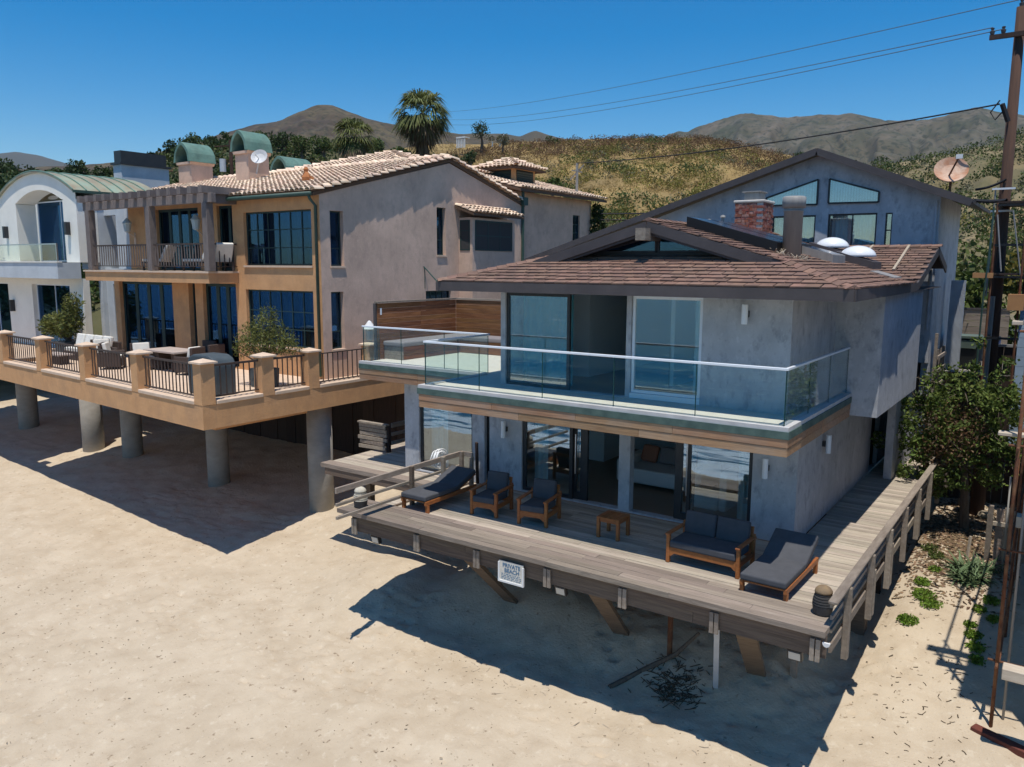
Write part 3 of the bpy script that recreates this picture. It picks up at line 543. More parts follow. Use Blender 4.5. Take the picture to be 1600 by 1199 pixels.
# slab between the storeys
mb = MB(); mb.prism([(-12.83, 2.48), (-8.34, 2.48), (-8.34, .03), (-.03, .03), (-.03, 4.68), (-.6, 4.68), (-.6, 12), (-12.83, 12)], 'z', -.43, -.002); obj('balcony_slab', mb, 'interior', house)
mb = MB(); mb.box(-12.72, -8.37, 2.6, 6.8, 0, .05); mb.box(-8.369, -.12, .13, 1.33, 0, .05); mb.box(-8.369, -7.04, 1.331, 6.8, 0, .05); mb.box(-.399, -.12, 1.331, 4.66, 0, .05); obj('balcony_floor', mb, 'balc_floor', house)
mb = MB(); mb.box(-6.9, -.5, 1.4, 9, 0, .045); obj('interior_floor', mb, 'floor_int', house)
edges = [((-8.39, 0), (0, 0)), ((0, 0), (0, 4.66)), ((-12.86, 2.45), (-8.39, 2.45)), ((-8.39, 2.45), (-8.39, 0))]
def edge_box(mb, e, out, inn, z0, z1, ext=0.):
    (x0, y0), (x1, y1) = e
    if y0 == y1: mb.box(x0-ext, x1+ext, y0-out, y0+inn, z0, z1)
    elif x0 > -1: mb.box(x0-inn, x0+out, y0+inn, y1, z0, z1)
    else: mb.box(x0-out, x0+inn, y1+inn, y0-out, z0, z1)
for k, e in enumerate(edges):
    m1 = MB(); edge_box(m1, e, .02, .16, .0, .075, .02 if k == 0 else 0); obj('curb', m1, 'curb', house)
    m1 = MB(); edge_box(m1, e, .035, .03, -.135, -.001, .035 if k == 0 else 0); obj('flashing', m1, 'flash', house)
    (x0, y0), (x1, y1) = e; Ln = math.hypot(x1-x0, y1-y0)
    for r, (za, zb) in enumerate(((-.285, -.137), (-.445, -.29))):
        nb = max(1, round(Ln/(2.9 if r else 2.3)))
        for i in range(nb):
            a, b2 = i/nb, (i+1)/nb; m1 = MB(); p = (x0+(x1-x0)*a, y0+(y1-y0)*a); q = (x0+(x1-x0)*b2, y0+(y1-y0)*b2); o_ = .012 if r else .022
            if y0 == y1: m1.box(p[0]+.002-(.0 if i else .0), q[0]-.002+(o_ if k == 0 and i == nb-1 else 0), y0-o_, y0+.029, za, zb)
            elif x0 > -1: m1.box(x0-.029, x0+o_, p[1]+.031, q[1]-.002, za, zb)
            else: m1.box(x0-o_, x0+.029, q[1]+.031, p[1]-.03, za, zb)
            obj('board', m1, 'cedar', house, bev=.006)
# glass balustrade
def glass_run(pts, z0=.076, z1=1.05):
    for (xa, ya), (xb, yb) in zip(pts[:-1], pts[1:]):
        m1 = MB(); dx, dy = xb-xa, yb-ya; l = math.hypot(dx, dy); ux, uy = dx/l, dy/l
        m1.bar((xa+ux*.006, ya+uy*.006, (z0+z1)/2), (xb-ux*.006, yb-uy*.006, (z0+z1)/2), .014, z1-z0); obj('glass_panel', m1, 'glass_rail', house)
        for p_ in ((xa, ya), (xb, yb)): m1 = MB(); m1.obox((p_[0]+(ux*.004 if p_[0] == xa and p_[1] == ya else -ux*.004), p_[1]+(uy*.004 if p_[0] == xa and p_[1] == ya else -uy*.004), (z0+z1)/2), (.006 if ux else .0145, .006 if uy else .0145, z1-z0)); obj('glass_edge', m1, 'glass_edge', house)
def cap(a, b, z=1.065): 
    m1 = MB(); m1.bar((*a, z), (*b, z), .055, .045); obj('handrail', m1, 'rail_cap', house, bev=.006)
glass_run([(-8.28, .09), (-6.71, .09), (-5.06, .09), (-3.40, .09), (-1.71, .09), (-.09, .09)]); cap((-8.31, .09), (-.06, .09))
glass_run([(-.09, .1), (-.09, 1.6), (-.09, 3.1), (-.09, 4.66)]); cap((-.09, .12), (-.09, 4.66))
glass_run([(-8.28, .11), (-8.28, 1.3), (-8.28, 2.52)]); cap((-8.28, .12), (-8.28, 2.5))
glass_run([(-12.77, 2.54), (-11.3, 2.54), (-9.75, 2.54), (-8.3, 2.54)]); cap((-12.8, 2.54), (-8.25, 2.54)); glass_run([(-12.77, 2.56), (-12.77, 3.18)])
# upper storey
wall('wall', 'stucco', house, 'F', 1.34, -7.03, -.4, .02, 2.26, .2, [(-6.9, -3.79, .06, 2.19), (-3.68, -2.13, .06, 2.19)])
wall('wall', 'stucco', house, 'R', -.4, 1.541, 4.69, .02, 2.26, .2)
mb = MB(); mb.box(-.55, .56, 4.69, 9.8, -.42, 2.262); obj('projecting_bay', mb, 'stucco', house)
wall('wall', 'stucco', house, 'L', -7.03, 1.541, 12, .02, 2.26, .2)
wall('wall', 'stucco', house, 'R', .12, 9.81, 15, -3, 2.4, .2)
mb = MB(); mb.box(-6.8, -.6, 8.6, 8.7, .05, 2.25); mb.box(-6.6, -5.95, 3.6, 8.5, .05, 2.19); mb.box(-3.7, -3.6, 3.4, 8.5, .05, 2.19); obj('interior_wall', mb, 'interior', house)
window(house, 'F', 1.34, -6.9, -5.2, .06, 2.19, .05, 1, 1, .07, back=False, gm='glass', name='sliding_door')
curtain(house, 'F', 1.34, -6.68, -5.3, .1, 2.15, .4, 'curtain_dk', .3, .06)
w = window(house, 'F', 1.34, -3.67, -2.14, .17, 2.19, .04, 1, 1, .06, back=False, gm='glass', fm='rail_cap', name='fixed_window')
mb = MB(); mb.box(-3.68, -2.13, 1.33, 1.45, .06, .165); obj('sill', mb, 'rail_cap', w)
curtain(house, 'F', 1.34, -2.42, -2.2, .12, 2.15, .35, 'curtain')
mb = MB(); mb.box(-3.4, -2.3, 4.0, 6.0, .3, .7); o = solo('bed', mb, 'curtain_dk', 'pale blue bed seen through the upper balcony window', 'bed', bev=.06, seg=2)
# wall lamps: upright cylinders
def wall_lamp(x, y, z0, z1, face):
    mb = MB(); c = (x, y-.13, 0) if face == 'F' else (x+.13, y, 0); mb.lathe([(.001, z0), (.055, z0), (.06, z0+.01), (.06, z1-.01), (.055, z1), (.001, z1)], c, 14); l = obj('wall_lamp', mb, 'rail_cap', house)
    mb = MB(); zc = (z0+z1)/2
    if face == 'F': mb.box(x-.05, x+.05, y-.07, y-.001, zc-.06, zc+.06)
    else: mb.box(x+.001, x+.07, y-.05, y+.05, zc-.06, zc+.06)
    obj('bracket', mb, 'bronze', l)
wall_lamp(-7.98, 2.9, -1.62, -1.18, 'F'); wall_lamp(-1.19, 2.9, -1.62, -1.19, 'F'); wall_lamp(-1.25, 1.34, 1.72, 2.1, 'F'); wall_lamp(-.56, 4.85, -1.37, -.95, 'R')
mb = MB(); mb.box(-6.8, -.62, 1.56, 8.6, 2.2, 2.235); obj('ceiling', mb, 'ceiling', house)
# ---- roof
G = .29; zf = lambda y: 2.44+(y-.29)*G; zr = lambda x: 2.44+(.85-x)*G; zl = lambda x: 2.44+(x+8.05)*G; zw = lambda y: 2.44+(y-7.5)*G
roof = obj('roof', (lambda mb: (mb.slab([(-8.05, .29, 2.44), (.85, .29, 2.44), (-1.21, 2.35, zf(2.35)), (-5.99, 2.35, zf(2.35))], .06),
    mb.slab([(.85, .29, 2.44), (.72, 7.5, 2.47), (-2.25, 10.6, zr(-2.25)), (-3.6, 10.6, 3.73), (-3.6, 1.8, 3.73), (-.66, 1.8, zr(-.66))], .06),
    mb.slab([(-8.05, .29, 2.44), (-6.54, 1.8, zl(-6.54)), (-3.6, 1.8, 3.73), (-3.6, 12.4, 3.73), (-8.05, 12.4, 2.44)], .06),
    mb.slab([(.72, 7.5, 2.44), (.72, 10.6, zw(10.6)), (-2.25, 10.6, zw(10.6))], .06),
    mb.slab([(.72, 10.6, zw(10.6)), (.72, 12.4, 2.82), (-3.6, 12.4, 2.82), (-3.6, 10.6, zw(10.6))], .06)))(m := MB()) and m, 'shingle_base', house)
mb = MB(); mb.box(-7.95, .7, .39, 12, 2.24, 2.262); obj('soffit', mb, 'fascia', house)
for a, b2 in (((-8.07, .27), (.87, .27)), ((.87, .293), (.74, 7.5)), ((-8.07, .293), (-8.07, 12.4))):
    mb = MB(); mb.bar((*a, 2.335), (*b2, 2.335), .04, .2); obj('fascia', mb, 'fascia', house)
mb = MB(); mb.bar((.74, 7.5, 2.345), (.74, 10.6, 2.345+3.1*G), .04, .2); mb.bar((.74, 10.6, 3.24), (.74, 12.4, 2.74), .04, .2); obj('fascia', mb, 'fascia', house)
sh = MB(); sh.add([(-.124, -.14, 0), (.124, -.14, 0), (.124, .14, 0), (-.124, .14, 0), (-.122, -.14, .03), (.122, -.14, .03), (.124, .14, .008), (-.124, .14, .008)], [(0,3,2,1),(4,5,6,7),(0,1,5,4),(1,2,6,5),(2,3,7,6),(3,0,4,7)])
q = math.sqrt(1+G*G); fr = []
fr += plane_frames((-8.05, .29, 2.44), (1, 0, 0), (0, 1, G), [(0, 0), (8.9, 0), (8.9-2.0, 2.0*q), (2.0, 2.0*q)], .262, .23, .004, .03, jit=.012, seed=1)
fr += plane_frames((.85, .29, 2.44), (0, 1, 0), (-1, 0, G), [(0, 0), (7.21, .14), (10.31, 3.1*q), (10.31, 4.4*q), (1.53, 4.4*q), (1.53, 1.5*q)], .262, .23, .004, .03, jit=.012, seed=2)
fr += plane_frames((-2.25, 7.5, 2.44), (1, 0, 0), (0, 1, G), [(2.97, 0), (2.97, 3.1*q), (0, 3.1*q)], .262, .23, .004, .03, jit=.012, seed=3)
tile_field(house, sh, 'shingle', fr, 300, 'shingle', 'shingle_field')
cp = MB(); cp.add([(-.14, -.15, -.035), (0, -.15, .03), (.14, -.15, -.035), (-.13, .15, -.045), (0, .15, .012), (.13, .15, -.045)], [(0, 1, 4, 3), (1, 2, 5, 4), (0, 2, 1), (3, 4, 5)])
cpm = mesh_of('hip_cap', cp, 'shingle')
def caps(a, b, n):
    a = Vector(a); b = Vector(b); d = (b-a).normalized(); sd = d.cross(Vector((0, 0, 1))).normalized(); up = sd.cross(d)
    m = Matrix((sd, d, up)).transposed()
    for i in range(n): piece('hip_cap', cpm, house, a.lerp(b, (i+.5)/n)+up*.04, m)
caps((-8.02, .32, 2.45), (-6.1, 2.24, 3.01), 12); caps((.82, .32, 2.45), (-1.1, 2.24, 3.01), 12); caps((-3.6, 1.85, 3.74), (-3.6, 10.6, 3.74), 32); caps((.8, 10.6, 3.35), (-2.3, 10.6, 3.35), 12)
# gable
gt = lambda x: 2.94+(2.45-abs(x+3.6))*.29
mb = MB(); mb.prism([(-6.02, 2.9), (-1.18, 2.9), (-1.18, gt(-1.18)-.03), (-3.6, 3.63), (-6.02, gt(-6.02)-.03)], 'y', 2.36, 2.46); obj('gable_wall', mb, 'fascia', house)
for sg in (-1, 1):
    P = lambda a, z: (-3.6+sg*a, 2.33, z); mb = MB(); mb.prism([(-3.6+sg*.06, 3.13), (-3.6+sg*1.25, 3.13), (-3.6+sg*.06, 3.42)], 'y', 2.325, 2.34); w = obj('gable_window', mb, 'glass_dk', house)
    mb = MB(); mb.bar(P(.03, 3.11), P(1.35, 3.11), .06, .04); mb.bar(P(.03, 3.45), P(1.35, 3.13), .06, .04); mb.bar(P(.03, 3.13), P(.03, 3.44), .06, .04); obj('window_frame', mb, 'fascia', w)
    mb = MB(); mb.prism([(-3.6+sg*.02, 3.15), (-3.6+sg*1.2, 3.15), (-3.6+sg*.02, 3.4)], 'y', 2.348, 2.352); obj('obscure_lining', mb, 'curtain_dk', w)
    mb = MB(); mb.bar((-3.6, 1.77, 3.62), (-3.6+sg*2.95, 1.77, 3.62-2.95*G), .05, .2); obj('barge_board', mb, 'fascia', house)
    mb = MB(); mb.bar((-3.6+sg*.1, 1.84, 3.50), (-3.6+sg*2.05, 1.84, 3.50-1.95*G), .08, .13); obj('rafter', mb, 'fascia', house)
mb = MB(); mb.box(-3.73, -3.5, 1.52, 2.3, 3.33, 3.58); obj('ridge_beam', mb, 'rail', house)
mb = MB(); mb.box(-6.2, -5.6, 2.1, 2.2, 2.96, 3.0); mb.box(-1.7, -1.1, 2.1, 2.2, 2.96, 3.0); obj('roof_flashing', mb, 'curb', house)
# brick chimney
mb = MB(); mb.box(-3.76, -3.02, 7.42, 8.28, 3.3, 4.46); chim = obj('chimney', mb, 'mortar', house)
bk = MB(); bk.box(-.1, .1, -.012, .02, -.034, .034); bkm = mesh_of('brick', bk, 'brick', bev=.004); rb = random.Random(4)
for r in range(13):
    z = 3.56+r*.0715; 
    for i in range(4):
        x = -3.665+i*.2+(-.09 if r % 2 else 0)
        if x+.1 < -3.0: piece('brick', bkm, chim, (max(x, -3.66), 7.415-rb.uniform(0, .012), z), (rb.uniform(-.02, .02), rb.uniform(-.02, .02), 0), (.93 if x > -3.7 else .8, 1, 1))
    if r % 2: piece('brick', bkm, chim, (-3.07, 7.415, z), (0, 0, 0), (.42, 1, 1))
    for i in range(4):
        y = 7.53+i*.215+(-.06 if r % 2 else .03)
        piece('brick', bkm, chim, (-3.015+rb.uniform(0, .01), min(y, 8.18), z), (0, rb.uniform(-.02, .02), math.pi/2), (.93, 1, 1))
mb = MB(); mb.box(-3.8, -2.98, 7.38, 8.32, 4.46, 4.53); obj('chimney_cap', mb, 'mortar', chim, bev=.02)
mb = MB(); mb.box(-3.58, -3.18, 7.6, 8.1, 4.53, 4.74); mb.box(-3.63, -3.13, 7.55, 8.15, 4.742, 4.77); obj('flue', mb, 'galv', chim)
# sheet metal flue pipe with debris at its foot
mb = MB(); mb.lathe([(.19, -.1), (.19, .98), (.205, .985), (.205, 1.01), (.19, 1.015), (.19, 1.05), (.235, 1.06), (.235, 1.27), (.2, 1.29), (.001, 1.3)], (-1.1, 3.5, 2.95), 24); pipe = obj('flue_pipe', mb, 'galv', house)
for f in pipe.data.polygons: f.use_smooth = abs(f.normal.z) < .3
mb = MB()
for i in range(70):
    a = RNG.uniform(0, 6.28); r = RNG.uniform(.15, .42); x = -1.05+r*math.cos(a); y = 3.2+r*math.sin(a)*.8; z = zr(x)+.03
    mb.bar((x, y, z), (x+RNG.normal(0, .09), y+RNG.normal(0, .09), z+RNG.uniform(0, .1)), .012, .012)
solo('leaf_litter', mb, 'pale_twig', 'dry twigs and leaf litter caught at the foot of the roof flue pipe', 'leaf litter', kind='stuff')
# panels, domes, vents, sticks on the roof
def roof_panel(x0, x1, y0, y1, h, nm, fm, pm):
    mb = MB(); mb.slab([(x0, y0, zr(x0)+h), (x1, y0, zr(x1)+h), (x1, y1, zr(x1)+h), (x0, y1, zr(x0)+h)], h-.02); p = obj(nm, mb, fm, house)
    mb = MB(); e = .05; mb.slab([(x0+e, y0+e, zr(x0+e)+h+.006), (x1-e, y0+e, zr(x1-e)+h+.006), (x1-e, y1-e, zr(x1-e)+h+.006), (x0+e, y1-e, zr(x0+e)+h+.006)], .004); obj('collector_glass', mb, pm, p); return p
roof_panel(-3.3, -1.3, 3.15, 4.45, .24, 'solar_panel', 'black', 'solar'); roof_panel(-3.3, -1.3, 4.5, 5.8, .24, 'solar_panel', 'black', 'solar'); roof_panel(-1.85, -.62, 5.0, 6.15, .2, 'solar_panel', 'galv', 'solar')
for cx, cy in ((-1.42, 8.2), (-.58, 7.25)):
    z = zr(cx); mb = MB(); mb.slab([(cx-.46, cy-.46, zr(cx-.46)+.2), (cx+.46, cy-.46, zr(cx+.46)+.2), (cx+.46, cy+.46, zr(cx+.46)+.2), (cx-.46, cy+.46, zr(cx-.46)+.2)], .22); s = obj('skylight', mb, 'fascia', house)
    mb = MB(); mb.lathe([(.42*math.cos(t), .27*math.sin(t)) for t in np.linspace(0, 1.5, 9)], (cx, cy, z+.19), 20); obj('dome', mb, 'dome', s, smooth=True)
mb = MB(); mb.slab([(.05, 5.6, zr(.05)+.05), (.55, 5.6, zr(.55)+.05), (.55, 6.5, zr(.55)+.05), (.05, 6.5, zr(.05)+.05)], .06); obj('flat_vent', mb, 'galv', house)
for a, b2 in (((-.95, 9.7), (-.9, 10.62)), ((.05, 8.34), (.02, 10.6))):
    mb = MB(); mb.bar((*a, zw(a[1])+.05), (*b2, zw(b2[1])+.05), .06, .05); solo('stick', mb, 'pale_twig', 'short pale batten lying near the ridge of the brown roof' if a[0] < -.5 else 'long pale batten lying down the brown roof slope', 'batten', 'battens lying on the brown roof')
for x, y, z, h in ((-4.1, 6.5, 3.6, .35), (-3.4, 5.6, 3.68, .3)):
    mb = MB(); mb.tube((x, y, z-.1), (x, y, z+h), .04); mb.lathe([(.001, 0), (.07, .01), (.05, .06), (.001, .07)], (x, y, z+h), 10); obj('vent_pipe', mb, 'galv', house)
# cedar privacy fence and built-in bench on the balcony
fen = thing('privacy_fence', 'red brown horizontal board fence behind the glass balcony corner', 'fence', (-12.86, 3.19, .05))
for r in range(11):
    z0 = .06+r*.148
    m1 = MB(); m1.box(-12.86, -12.83, 3.2+.002, 5.1, z0, z0+.142); obj('board', m1, 'fence', fen, bev=.004)
    m1 = MB(); m1.box(-12.86, -12.83, 5.104, 6.83, z0, z0+.142); obj('board', m1, 'fence', fen, bev=.004)
    m1 = MB(); m1.box(-12.828, -10.1, 6.83, 6.86, z0, z0+.142); obj('board', m1, 'fence', fen, bev=.004)
    m1 = MB(); m1.box(-10.096, -7.04, 6.83, 6.86, z0, z0+.142); obj('board', m1, 'fence', fen, bev=.004)
for a, b2 in (((-12.85, 3.15, 1.72), (-12.85, 6.9, 1.72)), ((-12.83, 6.86, 1.72), (-7.05, 6.86, 1.72))):
    m1 = MB(); m1.bar(a, b2, .12, .05); obj('top_rail', m1, 'bench', fen)
m1 = MB(); m1.box(-12.95, -12.865, 3.14, 3.24, -.0, 1.69); obj('post', m1, 'fascia', fen)
mb = MB(); mb.box(-12.825, -12.815, 3.3, 3.36, 1.35, 1.55); obj('fence_lamp', mb, 'rail_cap', fen)
bn = thing('built_in_bench', 'low timber bench with a grey cushion along the red brown board fence', 'bench', (-12.5, 5, .05))
for r in range(3):
    m1 = MB(); m1.box(-12.8, -12.05, 3.42, 3.45, .06+r*.125, .06+r*.125+.12); obj('board', m1, 'rail', bn)
    m1 = MB(); m1.box(-12.08, -12.05, 3.452, 6.1, .06+r*.125, .06+r*.125+.12); obj('board', m1, 'fence', bn)
    m1 = MB(); m1.box(-12.049, -7.1, 6.07, 6.1, .06+r*.125, .06+r*.125+.12); obj('board', m1, 'fence', bn)
m1 = MB(); m1.box(-12.82, -12.0, 3.38, 6.82, .44, .58); obj('cushion', m1, 'pillow_g', bn, bev=.04, seg=2); m1 = MB(); m1.box(-11.99, -7.1, 6.04, 6.8, .44, .58); obj('cushion', m1, 'pillow_g', bn, bev=.04, seg=2)
# sitting room seen through the open doors
sf = thing('sofa', 'pale fabric sofa just inside the open ground floor doors', 'sofa', (-4.6, 5.6, -2.985))
for nm, bx in (('seat', (-5.6, -3.7, 5.0, 6.1, -2.9, -2.5)), ('backrest', (-5.6, -3.7, 6.102, 6.4, -2.9, -2.1)), ('armrest', (-5.85, -5.602, 5.0, 6.4, -2.9, -2.3)), ('armrest', (-3.698, -3.45, 5.0, 6.4, -2.9, -2.3))):
    m1 = MB(); m1.box(*bx); obj(nm, m1, 'sofa', sf, bev=.06, seg=2)
for k, (x, m_, l) in enumerate(((-5.3, 'pillow_o', 'orange throw pillow at the near end of the pale indoor sofa'), (-4.75, 'pillow_g', 'grey throw pillow between orange ones on the pale indoor sofa'), (-4.2, 'pillow_o', 'orange throw pillow at the far end of the pale indoor sofa'))):
    m1 = MB(); m1.obox((x, 5.95, -2.27), (.5, .16, .46), (-.35, 0, .2*(k-1))); solo('pillow', m1, m_, l, 'pillow', 'pillows on the indoor sofa', bev=.06, seg=2)
ac = thing('indoor_armchair', 'pale armchair inside by the glass sliding door edge', 'armchair', (-3.0, 4.3, -2.985))
for nm, bx in (('seat', (-3.3, -2.6, 3.9, 4.7, -2.9, -2.5)), ('backrest', (-2.598, -2.4, 3.9, 4.7, -2.9, -1.95))):
    m1 = MB(); m1.box(*bx); obj(nm, m1, 'sofa', ac, bev=.06, seg=2)
# ================================================================ front deck
ZD = -3.02
deck = thing('timber_deck', 'grey timber deck on raking braces in front of the blue grey house', 'deck', (-4, 0, ZD))
pk = MB(); pk.box(-.5, .5, -.5, .5, -1, 0); pkm = mesh_of('plank', pk, 'deck')
rk = random.Random(8)
def plank(x0, x1, y, w=.136, z=ZD, t=.04, nm='plank', me=None, parent=None):
    piece(nm, me or pkm, parent or deck, ((x0+x1)/2, y, z+rk.uniform(-.004, .003)), (0, 0, rk.uniform(-.0006, .0006)), (x1-x0-.006, w, t))
y = .0
while y < 2.86:
    c = [-9.05] + sorted(rk.sample([-6.9, -5.4, -4.3, -3.1, -1.9], 2)) + [1.08]
    for a, b2 in zip(c[:-1], c[1:]): plank(a, b2, y)
    y += .142
while y < 14.6: plank(-.55, 1.08, y); y += .142
bpm = mesh_of('bench_plank', pk, 'bench')
for i in range(5):
    c = [-10.13+.02*(i % 2)] + [-10.13+s for s in ([2.6, 5.9, 8.5], [4.1, 7.4, 9.9], [1.9, 5.2, 8.1], [3.6, 6.4, 9.3], [2.9, 6.6, 8.9])[i]] + [1.05]
    for a, b2 in zip(c[:-1], c[1:]): plank(a, b2, -.94+i*.192, .186, -2.94, .1, 'bench_plank', bpm)
bmm = mesh_of('beam', pk, 'beam', bev=0)
for z, t, yy in ((-3.045, .175, -.90), (-3.222, .21, -.885)):
    for a, b2 in ((-9.72, -6.3), (-6.3, -2.6), (-2.6, 1.05)) if t < .2 else ((-9.72, -4.9), (-4.9, -1.2), (-1.2, 1.05)): plank(a, b2, yy, .07, z, t, 'beam', bmm)
for x in (-9.62, -7.66, -5.98, -4.22, -2.56, -.79, .9):
    mb = MB(); mb.box(x-.09, x-.02, -.975, -.936, -3.5, -3.12); mb.box(x+.0, x+.07, -.975, -.936, -3.5, -3.12); obj('bracket', mb, 'rail', deck)
for x in np.arange(-9.5, 1.2, .85): mb = MB(); mb.box(x-.03, x+.03, -.845, 2.9, -3.26, -3.075); obj('joist', mb, 'beam', deck)
for y in np.arange(3.4, 14.5, 1.4): mb = MB(); mb.box(-.5, 1.05, y-.03, y+.03, -3.3, -3.075); obj('joist', mb, 'beam', deck)
for x, x2 in ((-6.78, -6.9), (-3.48, -3.9), (-.42, -.85)):
    for o_ in (0,):
        mb = MB(); mb.bar((x+o_, -.55, -3.36), (x2+o_, 1.95, -5.7), .36, .09); obj('brace', mb, 'beam', deck)
mb = MB(); mb.box(-.22, -.1, 1.9, 2.02, -6.3, -3.28); obj('post', mb, 'rail', deck)
mb = MB(); mb.tube((-2.6, 1.4, -6.2), (-2.6, 1.4, -3.3), .06); obj('rusty_pile', mb, 'rust', deck)
for x in (-5, .5): mb = MB(); mb.box(x-.15, x+.15, 4.5, 4.8, -6, -3.28); obj('post', mb, 'beam', deck)
# sign hanging on the fascia
sg = thing('private_beach_sign', 'small faded white PRIVATE BEACH sign fixed to the front of the deck', 'sign', (-5.07, -1.0, -3.38))
mb = MB(); mb.box(-5.37, -4.77, -1.0, -.985, -3.6, -3.17); obj('board', mb, 'sign_white', sg)
mb = MB(); mb.box(-5.385, -5.35, -1.02, -.98, -3.62, -3.2); mb.box(-4.79, -4.755, -1.02, -.98, -3.62, -3.22); mb.box(-5.35, -4.79, -1.02, -.98, -3.62, -3.58); obj('frame', mb, 'white_paint', sg)
def lettering(txt, x, y, z, size, mat, parent):
    c = bpy.data.curves.new('lettering', 'FONT'); c.body = txt; c.size = size; c.align_x = 'CENTER'; c.extrude = .001; c.offset = .0035; c.materials.append(MT[mat])
    tmp = bpy.data.objects.new('lettering', c); COL.objects.link(tmp); bpy.context.view_layer.update(); me = bpy.data.meshes.new_from_object(tmp.evaluated_get(bpy.context.evaluated_depsgraph_get())); bpy.data.objects.remove(tmp); bpy.data.curves.remove(c)
    me.name = 'lettering'; o = link(bpy.data.objects.new('lettering', me), parent); g = org(parent); o.location = (x-g[0], y-g[1], z-g[2]); o.rotation_euler = (math.pi/2, 0, 0); ORG[o.name] = g; return o
lettering('PRIVATE', -5.06, -1.003, -3.292, .118, 'sign_blue', sg); lettering('BEACH', -5.05, -1.003, -3.4, .118, 'sign_blue', sg)
mb = MB()
for r, z in enumerate((-3.445, -3.48, -3.515, -3.55)):
    x = -5.31
    while x < -4.86: l = rk.uniform(.02, .07); mb.box(x, min(x+l, -4.82), -1.003, -1.0, z, z+.014); x += l+rk.uniform(.012, .03)
obj('small_print', mb, 'sign_blue', sg)
for x, l in ((-9.11, 'leftmost small floodlight under the front edge of the timber deck'), (-4.01, 'middle small floodlight under the deck edge right of the beach sign'), (.54, 'rightmost small floodlight under the deck edge near the walkway corner')):
    f = thing('floodlight', l, 'floodlight', (x, -.75, -3.55), 'floodlights under the deck edge')
    mb = MB(); mb.obox((x, -.76, -3.57), (.24, .09, .19), (.25, 0, 0)); obj('housing', mb, 'bronze', f)
    mb = MB(); mb.obox((x, -.808, -3.583), (.19, .012, .14), (.25, 0, 0)); obj('lens', mb, 'lens', f)
    mb = MB(); mb.bar((x, -.74, -3.5), (x, -.74, -3.4), .03, .03); obj('bracket', mb, 'black', f)
mb = MB(); mb.bar((-1.02, -.2, -3.5), (-1.45, 1.1, -5.75), .1, .05); solo('steel_channel', mb, 'corr', 'pale steel channel leaning from the deck beam down to the shaded sand', 'metal bar')
gu = MB(); gu.prism([(1.07+.06*math.cos(t), -3.12+.07*math.sin(t)) for t in np.linspace(math.pi, 2*math.pi, 8)], 'y', -1.02, -.98); solo('gutter_end', gu, 'white_paint', 'small pale half round metal cap at the right end of the deck fascia', 'metal cap')
# walkway railing
rl = thing('walkway_railing', 'weathered timber railing with four rails along the side walkway', 'railing', (1.13, 5, ZD))
pts = [.05, 1.93, 3.72, 5.58, 7.42, 9.3, 11.1, 13.0]
for i, y in enumerate(pts):
    mb = MB(); mb.box(1.09, 1.2, y-.06, y+.06, -3.8, -2.53); obj('post', mb, 'rail', rl, bev=.008)
    if i in (1, 2, 4): mb = MB(); mb.box(1.09, 1.19, y+.2, y+.31, -3.8, -2.9); obj('post', mb, 'rail', rl)
for a, b2 in ((-.85, 3.7), (3.7, 8.3), (8.3, 13.3)):
    mb = MB(); mb.box(1.02, 1.17, a+.003, b2-.003, -2.525, -2.48); obj('top_rail', mb, 'rail', rl, bev=.008)
    mb = MB(); mb.box(1.045, 1.085, a+.05, b2-.003, -2.61, -2.535); obj('rail', mb, 'rail', rl)
    for z0, z1, xx in ((-2.835, -2.765, 1.04), (-3.06, -2.99, 1.04), (-3.4, -3.24, 1.045)):
        mb = MB(); mb.box(xx, xx+.045, a+(.12 if a < 0 else .003), b2-.003, z0, z1); obj('rail', mb, 'rail', rl)
# left railing with the hose
lr = thing('side_railing', 'timber railing at the left end of the deck running out past the bench', 'railing', (-9.14, .4, ZD))
mb = MB(); mb.box(-9.17, -9.12, -1.95, 2.45, -2.2, -2.07); obj('top_rail', mb, 'rail', lr, bev=.006)
for z, r in ((-2.46, .035), (-2.76, .035)): mb = MB(); mb.bar((-9.14, -1.95, z), (-9.14, 2.45, z), .06, .07); obj('rail', mb, 'rail', lr, bev=.006)
for y, m_ in ((.45, 'beam'), (1.65, 'rail'), (2.4, 'rail')): mb = MB(); mb.box(-9.115, -9.02, y-.05, y+.05, -3.3, -2.06); obj('post', mb, m_, lr, bev=.006)
mb = MB(); mb.box(-9.16, -8.75, 2.46, 2.5, -2.2, -2.07); mb.box(-8.84, -8.76, 2.43, 2.53, -3.02, -2.2); obj('return_rail', mb, 'rail', lr)
mb = MB()
for k in range(7):
    c = Vector((-9.24-.03*k, 1.75+.05*(k % 3), -2.18-.02*(k % 2))); r = .2+.025*(k % 3)
    mb.path([c+Vector((.02*math.sin(3*t), r*math.cos(t), r*math.sin(t))) for t in np.linspace(0, 2*math.pi, 20)], .016, 5, False)
solo('garden_hose', mb, 'white_paint', 'coil of white garden hose hung on the left deck railing', 'hose')
